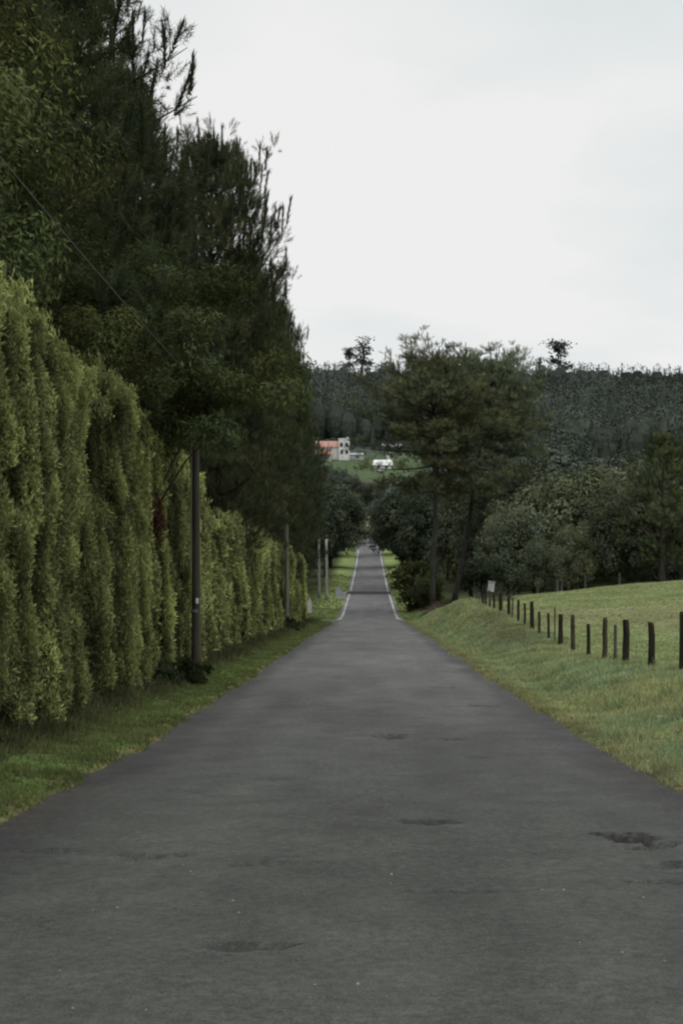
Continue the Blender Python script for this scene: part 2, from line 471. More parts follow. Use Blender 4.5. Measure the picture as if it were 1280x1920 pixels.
# ------------------------------------------------------------------ tree kit
def needle_template(nb=14, ln=.17, wd=.022, L=1.0, seed=1, spread=.85):
    r = np.random.default_rng(seed); T = []; Fc = []
    for k in range(nb):
        t = (k + .3) / nb * .85 + r.uniform(-.03, .03); a = k * 2.4 + r.uniform(-.4, .4)
        ang = spread * (1 - .55 * t) * r.uniform(.8, 1.2)
        o = np.array([0, 0, t * L]); d = np.array([math.cos(a) * math.sin(ang), math.sin(a) * math.sin(ang), math.cos(ang)])
        sdir = np.array([-math.sin(a), math.cos(a), 0])
        b = len(T)
        T += [o - sdir * wd, o + sdir * wd, o + d * ln * r.uniform(.8, 1.25)]
        Fc.append((b, b + 1, b + 2))
    return np.array(T), np.array(Fc)

LIB = {}

def pine(key, Ht, R, cb, nbr, nsh, seed, p=2.2, q=.66, ball=False, upturn=.6, shoot=.6, lean=0.0, tint=(.046, .062, .026), drop=0.0, irregular=.3, tr=.26, nb=22, wd=.022, gap=0.0, ln=.30, candle=1.0, puff=.30):
    r = np.random.default_rng(seed)
    T, Fc = needle_template(nb, ln, wd, .75, seed, 1.25)
    TC, FC = needle_template(40, .24, .032, 1.0, seed + 1, .78)
    mb = MB()
    zs = np.linspace(0, Ht * .95, 14)
    wob = np.stack([np.sin(zs * .35 + seed) * .12 + lean * zs, np.cos(zs * .3 + seed * 2) * .12, zs], 1); wob[0, :2] = 0
    mb.tube(wob, tr * (1 - zs / Ht) ** .8 + .03, 8)
    P = []; D = []; S = []; Cc = []; PC = []; DC = []; SCn = []
    def trunk_at(z): return np.array([np.interp(z, zs, wob[:, 0]), np.interp(z, zs, wob[:, 1]), z])
    lump = r.uniform(0, 6.28, 3)
    tint = np.array(tint)
    for b in range(nbr):
        t = (b + r.uniform(0, 1)) / nbr
        h = cb + (1 - cb) * t * .97
        a = b * 2.399 + r.uniform(-.5, .5)
        if gap and vn(h * 9, a, seed) < gap: continue
        if ball and t < .34 and r.uniform() < .55: continue
        if ball: prof = math.sqrt(max(.02, 1 - ((t - .45) / .60) ** 2))
        else: prof = (1 - t ** p) ** q * (.62 + .38 * float(sm(0, .22, t)))
        prof = max(prof, .13)
        L = R * prof * (1 + irregular * r.uniform(-1, 1)) * (1 + .16 * math.sin(2 * a + lump[0]) + .14 * math.sin(a * 3 + h * 9 + lump[1]))
        o = trunk_at(h * Ht * .97)
        el = r.uniform(-.1, .3) + .6 * t ** 2 - drop * (1 - t)
        d = np.array([math.cos(a) * math.cos(el), math.sin(a) * math.cos(el), math.sin(el)])
        tt = np.linspace(0, 1, 5)
        up = np.array([0, 0, 1.]) * (upturn * .3 * L)
        mb.tube(o + d * (tt * L)[:, None] + up * (tt ** 2)[:, None], (.016 + .012 * L) * (1 - .85 * tt), 5, cap=False)
        ntw = max(3, int(nsh * (.48 + .85 * L / R) / 8)); n = ntw * 8
        u = np.repeat(r.uniform(.12, 1.0, ntw) ** .65, 8)
        side = np.array([-math.sin(a), math.cos(a), 0])
        wdt = .42 * L * np.sin(np.clip(u, 0, 1) * PI * .85) * .75 + .15
        off = np.repeat(r.normal(0, .5, ntw), 8)
        pos = o + d * (u * L)[:, None] + up * (u ** 2)[:, None] + side * (off * wdt)[:, None]
        pos[:, 2] += np.repeat(r.normal(0, .22, ntw) * (1 + .1 * L), 8) + .10
        fl = r.normal(0, 1, (n, 3)); fl[:, 2] = fl[:, 2] * .6 + .35
        pos += fl * puff * .5
        dd = fl * .8 + d * .5 + side * (off * .5)[:, None] + np.array([0, 0, .55])
        P.append(pos); D.append(dd); S.append(shoot * r.uniform(.65, 1.25, n))
        g = r.uniform(.75, 1.3) * r.uniform(.75, 1.25, n)[:, None]
        warm = r.uniform(-.12, .22, (n, 1)) + r.uniform(-.1, .2)
        Cc.append(tint * g * (1 + warm * np.array([1.0, .35, -.3])))
        if candle and t > .25:
            m = 2 + int(3 * t)
            uu = r.uniform(.6, 1.02, m)
            pc = o + d * (uu * L)[:, None] + up * (uu ** 2)[:, None] + side * (r.normal(0, .35, m) * (wdt.mean()))[:, None]
            PC.append(pc); DC.append(d * r.uniform(0, .3, m)[:, None] + r.normal(0, .12, (m, 3)) + np.array([0, 0, 1.])); SCn.append(candle * r.uniform(.6, 1.35, m))
    n = 14; top = trunk_at(Ht * .95)
    PC.append(top + r.normal(0, .35, (n, 3)) * np.array([1, 1, .7])); DC.append(r.normal(0, .25, (n, 3)) + np.array([0, 0, 1.])); SCn.append(max(candle, .5) * r.uniform(.7, 1.3, n))
    P, D, S, Cc, PC, DC, SCn = map(np.concatenate, (P, D, S, Cc, PC, DC, SCn))
    V, Fa, C = scatter(T, Fc, P, D, S, r.uniform(0, 6.28, len(P)), Cc, 1.25)
    V2, F2, C2 = scatter(TC, FC, PC, DC, SCn, r.uniform(0, 6.28, len(PC)), tint * r.uniform(.7, 1.15, (len(PC), 1)), 1.15)
    LIB[key] = (Ht, mb.mesh(key + '_trunk', True), mesh_np(key + '_crown', np.concatenate([V, V2]), np.concatenate([Fa, F2 + len(V)]), np.concatenate([C, C2])), M['needle'])

LEAFQ = np.array([[0, 0, 0], [.5, .06, .42], [0, 0, 1], [-.5, .06, .42]]); LEAFF = np.array([[0, 1, 2, 3]])

def broad(key, Ht, R, cb, nclump, nleaf, leaf, seed, tint, flat=.8, asp=.6, tr=.22, mat='leaf', trunk=True, var=.15):
    """broadleaf crown: clumps of leaves around limb ends, uneven outline"""
    r = np.random.default_rng(seed); mb = MB()
    P = []; D = []; S = []; Cc = []
    zc = Ht * (cb + 1) / 2; rz = Ht * (1 - cb) / 2
    cen = []
    for k in range(nclump):
        v = r.normal(0, 1, 3); v /= np.linalg.norm(v)
        rad = r.uniform(.25, 1) ** .45
        ww = 1 + .28 * math.sin(3 * math.atan2(v[1], v[0]) + seed) * (1 - abs(v[2])) + r.uniform(-var, var)
        c = np.array([v[0] * R * rad * ww, v[1] * R * rad * ww, zc + v[2] * rz * rad * (.95 + r.uniform(-.8, .8) * var)])
        cen.append(c)
        cr = R * r.uniform(.2, .38)
        n = int(nleaf * r.uniform(.6, 1.3))
        q = r.normal(0, 1, (n, 3)); q /= np.linalg.norm(q, axis=1)[:, None]
        q *= (r.uniform(.2, 1, n) ** .4)[:, None] * cr
        q[:, 2] *= flat
        P.append(c + q)
        D.append(q / cr + r.normal(0, .45, (n, 3)) + (c - np.array([0, 0, zc])) / R * .5 + np.array([0, 0, .45]))
        S.append(leaf * r.uniform(.6, 1.3, n))
        g = r.uniform(.65, 1.3)
        hue = r.uniform(-.12, .15)
        Cc.append(np.array(tint) * g * r.uniform(.75, 1.25, n)[:, None] * (1 + hue * np.array([1, .3, -.5])))
    if trunk:
        top = zc
        zs = np.linspace(0, top, 6)
        p = np.stack([np.sin(zs * .5 + seed) * .15, np.cos(zs * .4 + seed) * .15, zs], 1); p[0, :2] = 0
        mb.tube(p, tr * (1 - .6 * zs / top), 7)
        for c in cen[:14]:
            s0 = p[r.integers(2, 5)]
            t = np.linspace(0, 1, 4)[:, None]
            path = s0 * (1 - t) + c * t + np.array([0, 0, 1.]) * (np.sin(t * PI) * .15 * R)
            mb.tube(path, tr * .38 * (1 - .8 * t[:, 0]), 5, cap=False)
    P, D, S, Cc = map(np.concatenate, (P, D, S, Cc))
    Sx = np.stack([S * asp, S * asp, S], 1)
    V, Fa, C = scatter_n(LEAFQ, LEAFF, P, D, r.normal(0, 1, D.shape) + np.array([0, 0, -.4]), Sx, Cc, 1.1)
    LIB[key] = (Ht, mb.mesh(key + '_trunk', True) if trunk else None, mesh_np(key + '_crown', V, Fa, C), M[mat])

def plant(key, name, label, cat, X, Y, h, w=1.0, rz=0.0, lean=(0, 0), group=None, sink=.15, z=None, crown='crown'):
    Ht, tm, cm, mat = LIB[key]
    s = h / Ht
    zz = (float(H(X, Y)) if z is None else z) - sink * (1 if tm is not None else .5)
    root = thing(name, label, cat, (X, Y, zz), rz, group)
    root.rotation_euler = (lean[0], lean[1], rz)
    root.scale = (s * w, s * w, s)
    if tm is not None: obj('trunk', tm, M['bark'], root)
    obj(crown, cm, mat, root)
    return root

# the row of dark pines behind the hedge
pine('pine_one', 21, 4.7, .15, 190, 66, 3, p=2.6, tint=(.050, .062, .036))
pine('pine_two', 22, 4.4, .13, 195, 64, 8, p=2.2, tint=(.051, .066, .036))
pine('pine_three', 20, 4.9, .16, 190, 70, 15, p=4.5, q=.6, upturn=.9, tint=(.051, .062, .034))
pine('umbrella_pine', 25.6, 6.2, .50, 140, 120, 22, ball=True, upturn=.5, tint=(.108, .126, .072), drop=.45, gap=.16, shoot=.65, tr=.27, candle=.8)
pine('spreading_pine', 24.5, 5.8, .52, 135, 120, 31, ball=True, upturn=.5, tint=(.100, .120, .072), drop=.5, gap=.18, shoot=.65, lean=.165, tr=.26, candle=.8)
pine('small_pine', 11, 3.3, .12, 75, 40, 37, p=2, upturn=.8, tint=(.062, .078, .040), shoot=.65, candle=.5)
# broadleaf kinds
broad('leafy_tree', 13, 2.9, .40, 105, 620, .135, 51, (.075, .090, .036), asp=.32, tr=.12)
broad('leafy_high', 9, 2.7, .50, 58, 620, .135, 64, (.070, .086, .036), asp=.32, tr=.10, flat=.55, var=.5)
broad('oak', 9, 4.2, .14, 85, 230, .30, 52, (.112, .126, .074), tr=.24)
broad('oak_dark', 10, 4.4, .10, 90, 230, .30, 53, (.090, .106, .070), tr=.26)
broad('roadside_oak', 16, 5.0, .22, 90, 130, .5, 54, (.046, .057, .038), tr=.3)
broad('far_oak', 10, 4.6, .12, 100, 260, .32, 55, (.062, .073, .055), tr=.25, mat='far')  # greyed tint carries distance haze in the leaf colour
broad('shrub', 4.7, 2.2, .02, 55, 110, .26, 56, (.075, .088, .038), trunk=True, tr=.08)
broad('weed_clump', .8, .75, .0, 30, 90, .12, 57, (.035, .045, .022), trunk=True, tr=.015, asp=.4)

def eucalypt(key, Ht, seed):
    r = np.random.default_rng(seed); mb = MB()
    zs = np.linspace(0, Ht * .93, 8)
    p = np.stack([np.sin(zs * .2 + seed) * .5, np.cos(zs * .17) * .4, zs], 1); p[0, :2] = 0
    mb.tube(p, .42 * (1 - .75 * zs / Ht), 6)
    P = []; D = []; S = []; Cc = []
    for k in range(13):
        h = Ht * r.uniform(.45, 1.0) if k else Ht
        a = r.uniform(0, 6.28); L = r.uniform(.8, 3.2) * (1.15 - .5 * h / Ht) if k else 0
        o = np.array([np.interp(h * .9, zs, p[:, 0]), np.interp(h * .9, zs, p[:, 1]), h * .9])
        c = np.array([o[0] + math.cos(a) * L, o[1] + math.sin(a) * L, h])
        t = np.linspace(0, 1, 3)[:, None]
        mb.tube(o * (1 - t) + c * t, .12 * (1 - .6 * t[:, 0]), 4, cap=False)
        n = 60; q = r.normal(0, 1, (n, 3)) * np.array([.8, .8, .42]) * r.uniform(.7, 1.4)
        P.append(c + q); D.append(q + r.normal(0, .6, (n, 3))); S.append(r.uniform(.6, 1.1, n)); Cc.append(np.array((.05, .062, .052)) * r.uniform(.7, 1.2, (n, 1)))
    P, D, S, Cc = map(np.concatenate, (P, D, S, Cc))
    V, Fa, C = scatter(LEAFQ, LEAFF, P, D, np.stack([S * .7, S, S], 1), r.uniform(0, 6.28, len(P)), Cc)
    LIB[key] = (Ht, mb.mesh(key + '_trunk', True), mesh_np(key + '_crown', V, Fa, C), M['far'])
eucalypt('eucalypt_one', 24, 3); eucalypt('eucalypt_two', 22, 9)

# ---- left pines (visible ones, by position along the road)
LP = [ # key, X, Y, h, w, rz, label
    ('pine_one', -8.2, 20.5, 21.5, .80, .3, 'tall dark pine nearest the camera, its top cut off by the photo edge'),
    ('pine_two', -7.8, 28.5, 22.5, .80, 2.1, 'dark pine rising behind the tall near end of the hedge'),
    ('pine_one', -7.9, 36.0, 21.0, .80, 4.0, 'bushy dark pine above the leaning cable and first wooden pole'),
    ('pine_two', -7.7, 45.5, 18.6, .86, 5.2, 'dense dark pine behind the first pole, just before the flat-topped one'),
    ('pine_three', -6.1, 55.0, 19.2, .70, 2.6, 'flat-topped dark pine with upright candles reaching out over the road'),
    ('pine_one', -7.2, 63.5, 16.8, .70, 1.9, 'lower dark pine tucked in just past the flat-topped one'),
    ('pine_two', -6.3, 73.0, 19.8, .74, 1.0, 'narrow pine above the second, thinner pole with a candle tip'),
    ('pine_one', -7.3, 82.0, 18.5, .76, .9, 'pointed dark pine a little past the second, thinner pole'),
    ('pine_two', -5.7, 93.0, 21.3, .54, 3.3, 'slender dark pine stepping down toward the valley skyline'),
    ('pine_one', -7.4, 102.0, 20.0, .68, 5.9, 'dark pine over the far end of the hedge'),
    ('pine_two', -6.0, 110.5, 21.0, .50, 5.0, 'slim dark pine tip right above the distant red roof'),
    ('pine_two', -7.2, 128.0, 22.0, .72, 4.4, 'last tall pine on the left before the red roofed house'),
    ('pine_one', -7.8, 141.0, 20.0, .76, 2.4, 'dark pine past the junction, its branches left of the houses'),
]
for k, X, Y, h, w, rz, lab in LP:
    plant(k, 'pine_tree', lab, 'pine tree', X, Y, h, w, rz, group='pines behind the roadside hedge')
LB = [('pine_two', -12.2, 25, 21), ('pine_three', -12.6, 34, 21), ('pine_one', -12.0, 42, 18), ('pine_two', -12.4, 51, 17), ('pine_one', -12.2, 61, 18), ('pine_three', -12.4, 72, 21),
      ('pine_one', -12.2, 86, 21), ('pine_two', -12.0, 98, 22)]
for n, (k, X, Y, h) in enumerate(LB):
    plant(k, 'pine_tree', 'dark pine of the second row, merging into the shade behind the front pines', 'pine tree', X, Y, h, 1.0, n * 1.7, group='second row of pines')

plant('leafy_tree', 'leafy_tree', 'yellow-green leafy tree hanging over the near hedge in front of dark pines', 'tree', -6.6, 19.5, 11.5, .95, .7)
plant('leafy_tree', 'leafy_tree', 'smaller olive leafy tree between the hedge top and the first pole', 'tree', -6.1, 26.0, 8.8, 1.0, 2.9)
plant('leafy_high', 'leafy_tree', 'olive leafy tree covering the top of the first wooden pole', 'tree', -4.9, 30.2, 8.8, 1.0, 3.4)

# ---- grove left of the far road
LG = [('oak_dark', -8.4, 109.5, 9.5, .7, 'low dark tree closing the far end of the hedge'),
      ('roadside_oak', -10.5, 181.0, 15.0, .85, 'dark spreading tree behind the two pale poles'),
      ('roadside_oak', -8.4, 188.0, 13.0, .80, 'dark tree behind the pale gate pillar left of the far road'),
      ('roadside_oak', -7.2, 203.0, 15.5, .90, 'dark roadside tree overhanging the left of the climbing road'),
      ('roadside_oak', -6.9, 224.0, 16.0, .92, 'second dark tree overhanging the left of the climbing road'),
      ('oak_dark', -7.0, 256.0, 14.5, 1.0, 'third dark tree on the left of the climbing road'),
      ('oak_dark', -7.2, 300.0, 14.0, 1.0, 'smaller distant dark tree left of the road top'),
      ('oak_dark', -7.0, 355.0, 12.0, 1.1, 'small distant tree beside the white shed near the road top')]
for n, (k, X, Y, h, w, lab) in enumerate(LG):
    plant(k, 'broadleaf_tree', lab, 'tree', X, Y, h, w, n * 1.3, group='trees left of the far road')

# ---- right of the far road
plant('umbrella_pine', 'tall_pine', 'tallest pine right of the road with straight bare trunk and broad crown', 'pine tree', 5.9, 130, 22.7, 1.08, 1.2, group='two tall pines by the far road')
plant('spreading_pine', 'tall_pine', 'tall pine with dark leaning trunk, right of the tallest one', 'pine tree', 8.0, 136, 23.1, 1.08, .12, group='two tall pines by the far road')
plant('shrub', 'roadside_shrub', 'rounded green shrub on the verge left of the tall pine trunk', 'shrub', 4.55, 141, 5.2, 1.0, .6)
plant('shrub', 'roadside_shrub', 'dark low shrub pressed against the tall pine trunk', 'shrub', 5.6, 137, 3.7, .85, 2.6)
RG = [('roadside_oak', 6.6, 172.0, 13.0, .80, 'dark tree behind the rounded shrub right of the road'),
      ('roadside_oak', 5.9, 196.0, 15.5, .96, 'dark dense tree overhanging the right of the climbing road'),
      ('roadside_oak', 6.0, 226.0, 15.0, .98, 'second dark tree overhanging the right of the climbing road'),
      ('oak_dark', 6.0, 262.0, 13.5, 1.0, 'third dark tree on the right of the climbing road'),
      ('oak_dark', 5.6, 310.0, 13.0, 1.05, 'distant dark tree right of the road top'),
      ('oak_dark', 5.2, 372.0, 11.0, 1.05, 'farthest small tree right of the road top'),
      ('roadside_oak', 12.5, 180.0, 15.5, .9, 'dark round tree seen between the trunks of the two tall pines'),
      ('roadside_oak', 11.5, 210.0, 15.5, .9, 'dark round tree just left of the tallest pine trunk, below the houses')]
for n, (k, X, Y, h, w, lab) in enumerate(RG):
    plant(k, 'broadleaf_tree', lab, 'tree', X, Y, h, w, n * 2.1 + .5, group='trees right of the far road')

# ---- wood edge behind the field
WE = [('oak', 11.6, 147, 10.5, .8, 'olive tree right behind the leaning pine trunk'),
      ('oak_dark', 11.3, 112, 7.6, .75, 'low dark tree behind the white box on the fence'),
      ('oak', 14.2, 122, 10.0, .85, 'round olive tree behind the far fence corner'),
      ('oak', 17.0, 114, 10.6, .90, 'broadest olive-topped tree behind the middle of the field'),
      ('oak_dark', 19.6, 108, 8.0, .85, 'dark low tree to the right of the broad olive one'),
      ('oak', 25.6, 112, 10.5, .85, 'olive tree at the right photo edge beyond the field'),
      ('oak_dark', 23.2, 124, 11.0, .9, 'dark tree behind the small pine at the field edge'),
      ('oak_dark', 13.6, 140, 12.5, .85, 'taller dark tree behind the olive trees at the wood edge'),
      ('oak', 19.5, 142, 12.6, .9, 'tall olive tree behind the broad one at the wood edge'),
      ('oak_dark', 10.8, 150, 13.0, .8, 'dark tree under the crown of the leaning pine'),
      ('oak_dark', 27.0, 140, 12.0, .9, 'dark tree at the right photo edge behind the wood edge'),
      ('oak', 15.2, 107, 5.5, .7, 'small olive bushy tree low behind the field crest'),
      ('oak_dark', 12.6, 104, 4.6, .7, 'small dark bushy tree next to the grey field posts')]
for n, (k, X, Y, h, w, lab) in enumerate(WE):
    plant(k, 'broadleaf_tree', lab, 'tree', X, Y, h, w, n * 1.9, group='trees behind the field')
plant('small_pine', 'young_pine', 'young bright green pine at the right end of the field edge', 'pine tree', 21.6, 105, 11.3, .95, .4)
# middle distance on the right slope
MD = [('far_oak', 26, 200, 20, 1.0, 'round dark tree in the middle distance above the wood edge'),
      ('far_oak', 34, 215, 19, .9, 'middle distance tree left of the small pine tip'),
      ('far_oak', 46, 225, 20, .9, 'middle distance tree behind the small pine'),
      ('far_oak', 18, 240, 11, .9, 'middle distance tree right of the long grey shed'),
      ('far_oak', 54, 330, 23, 1.0, 'pale grey-green round tree high on the right slope'),
      ('far_oak', 66, 345, 22, 1.0, 'second pale grey-green tree on the right slope'),
      ('far_oak', 38, 340, 21, .8, 'grey-green tree beside the pale meadow on the right slope'),
      ('far_oak', 80, 350, 22, 1.0, 'grey-green tree at the right photo edge on the slope'),
      ('far_oak', 20, 330, 9, 1.0, 'grey-green tree below the long grey shed'),
      ('far_oak', 12, 420, 14, 1.0, 'tree below the small white house on the hillside'),
      ('far_oak', -1.5, 470, 10, .9, 'blue-green tree closing the view at the top of the road'),
      ('far_oak', -10, 465, 14, 1.0, 'blue-green tree left of the road top'),
      ('far_oak', -16, 500, 11, .9, 'dark tree under the red roofed house'),
      ('far_oak', 30, 440, 8, 1.0, 'hillside tree under the grey shed'),
      ('far_oak', -24, 545, 9, .9, 'dark tree at the left foot of the red roofed house'),
      ('far_oak', 24, 560, 10, .9, 'small tree between the white house and the grey shed')]
for n, (k, X, Y, h, w, lab) in enumerate(MD):
    plant(k, 'hillside_tree', lab, 'tree', X, Y, h, w, n * 1.1, group='trees on the hillside')
# skyline individuals
SK = [('eucalypt_one', -4, 960, 40, 'wispy eucalyptus on the skyline left of the tallest pine'),
      ('eucalypt_two', -14, 975, 33, 'thin skyline tree left of the wispy eucalyptus'),
      ('eucalypt_two', 128, 960, 41, 'spindly eucalyptus alone on the skyline right of the tall pines'),
      ('eucalypt_one', 118, 985, 32, 'lower skyline eucalyptus close to the spindly one')]
for n, (k, X, Y, h, lab) in enumerate(SK):
    plant(k, 'eucalyptus_tree', lab, 'tree', X, Y, h, 1.0 if n % 2 else 1.25, n * 2.2, sink=.5)

# ------------------------------------------------------------------ woods on the hill (uncountable)
def woods(name, label, pts, hts, cols, seed, nq=46, conifer=.6, leaf=.062):
    r = np.random.default_rng(seed)
    P = []; D = []; S = []; Cc = []; KV = []; KC = []
    ka = np.arange(6) * PI / 3; tl = np.array([.1, .35, .62, .9])
    for (x, y, z), h, c in zip(pts, hts, cols):
        n = nq
        con = r.uniform() < conifer
        kr = (h * .17 * (1 - tl) ** .8 if con else h * .26 * np.sqrt(np.clip(1 - (2 * tl - 1) ** 2, 0, 1))) * .8
        KV.append(np.stack([x + np.cos(ka)[None] * kr[:, None], y + np.sin(ka)[None] * kr[:, None], np.broadcast_to((z + h * (.12 + .72 * tl))[:, None], (4, 6))], -1).reshape(-1, 3))
        KC.append(np.tile(np.array(c) * .85, (24, 1)))
        t = r.uniform(0, 1, n)
        if con: rad = h * .17 * (1 - t) ** .8 + .1
        else: rad = h * .26 * np.sqrt(np.clip(1 - (2 * t - 1) ** 2, 0, 1)) + .2
        a = r.uniform(0, 6.28, n); rr = rad * r.uniform(.5, 1, n) ** .5
        p = np.stack([x + np.cos(a) * rr, y + np.sin(a) * rr, z + h * (.12 + .88 * t)], 1)
        d = np.stack([np.cos(a) + r.normal(0, .12, n), np.sin(a) + r.normal(0, .12, n), .15 + .9 * t], 1)
        P.append(p); D.append(d); S.append(h * leaf * r.uniform(.6, 1.4, n))
        Cc.append(np.array(c) * r.uniform(.88, 1.12, (n, 1)))
    P, D, S, Cc = map(np.concatenate, (P, D, S, Cc))
    V, Fa, C = scatter_n(LEAFQ, LEAFF, P, D, r.normal(0, .5, D.shape) + np.array([0, 0, 1.]), np.stack([S * .8, S, S * 1.5], 1), Cc)
    kq = [[k * 6 + j, k * 6 + (j + 1) % 6, (k + 1) * 6 + (j + 1) % 6, (k + 1) * 6 + j] for k in range(3) for j in range(6)] + [[18, 19, 20, 21], [18, 21, 22, 23]]
    kf = (np.array(kq)[None] + (np.arange(len(KV)) * 24)[:, None, None]).reshape(-1, 4) + len(V)
    o = obj(name, mesh_np(name, np.concatenate([V] + KV), np.concatenate([Fa, kf]), np.concatenate([C] + KC)), M['far'])
    tag(o, label, 'woods', kind='stuff')

def grid_pts(y0, y1, step, xa, xb, seed, keep):
    r = np.random.default_rng(seed); out = []
    y = y0
    while y < y1:
        st = step * (.75 + .5 * (y - y0) / (y1 - y0))
        X = np.arange(xa * y, xb * y, st)
        X = X + r.uniform(-.4, .4, len(X)) * st; Y = y + r.uniform(-.45, .45, len(X)) * st
        ok = keep(X, Y)
        out.append(np.stack([X[ok], Y[ok]], 1)); y += st
    return np.concatenate(out)

def hill_keep(X, Y):
    clearing = (Y > 535) & (Y < 622) & (X > -32) & (X < 56) | (Y < 660) & (X > -32) & (X < 46) & (fbm(X / 20, Y / 20, 81) < .42)
    pale = (Y < 560) & (X > 74) & (X < 112)
    front = (Y > 505) & (Y < 540) & (X > -4) & (X < 16)
    return ~clearing & ~pale & ~front
P2 = grid_pts(455, 1130, 7.5, -.12, .30, 91, hill_keep)
z2 = H(P2[:, 0], P2[:, 1])
k = fbm(P2[:, 0] / 45, P2[:, 1] / 60, 83)
h2 = (11 + 13 * rng.uniform(0, 1, len(P2)) * (.6 + .8 * k))
low = (P2[:, 1] < 536) & (P2[:, 0] > -22) & (P2[:, 0] < 45)
h2[low] = 4.0 + 2.2 * rng.uniform(0, 1, int(low.sum()))
tone = np.clip((P2[:, 1] - 450) / 600, 0, 1)
hc = (1 - tone)[:, None] * np.array([.062, .076, .062]) + tone[:, None] * np.array([.066, .074, .074])  # greyer and bluer farther off: haze put into the foliage colour
hc = hc * (.42 + 1.15 * k)[:, None] * rng.uniform(.85, 1.15, (len(P2), 1))
woods('hill_woods', 'dark hazy pine and eucalyptus forest covering the hill up to the skyline', np.column_stack([P2, z2 - .5]), h2, hc * np.array([1.12, 1.12, 1.04]), 93, 160, .5, .035)

def mid_keep(X, Y): return (X > 14) & ~((X < 30) & (Y < 165))
P3 = grid_pts(150, 450, 8, -.02, .36, 95, mid_keep)
z3 = H(P3[:, 0], P3[:, 1])
h3 = rng.uniform(8, 14, len(P3))
hc3 = np.tile(np.array([.050, .060, .040]), (len(P3), 1)) * rng.uniform(.7, 1.3, (len(P3), 1))
woods('valley_woods', 'dark green scrub and trees filling the slope behind the field', np.column_stack([P3, z3 - .4]), h3, hc3 * 1.25, 97, 150, .25, .05)

def left_keep(X, Y): return (X < -11)
P4 = grid_pts(128, 450, 8, -.34, -.02, 96, left_keep)
z4 = H(P4[:, 0], P4[:, 1])
woods('grove_woods', 'dark trees filling the slope left of the far road', np.column_stack([P4, z4 - .4]), rng.uniform(8, 14, len(P4)), np.tile(np.array([.036, .044, .028]), (len(P4), 1)), 98, 90, .3)

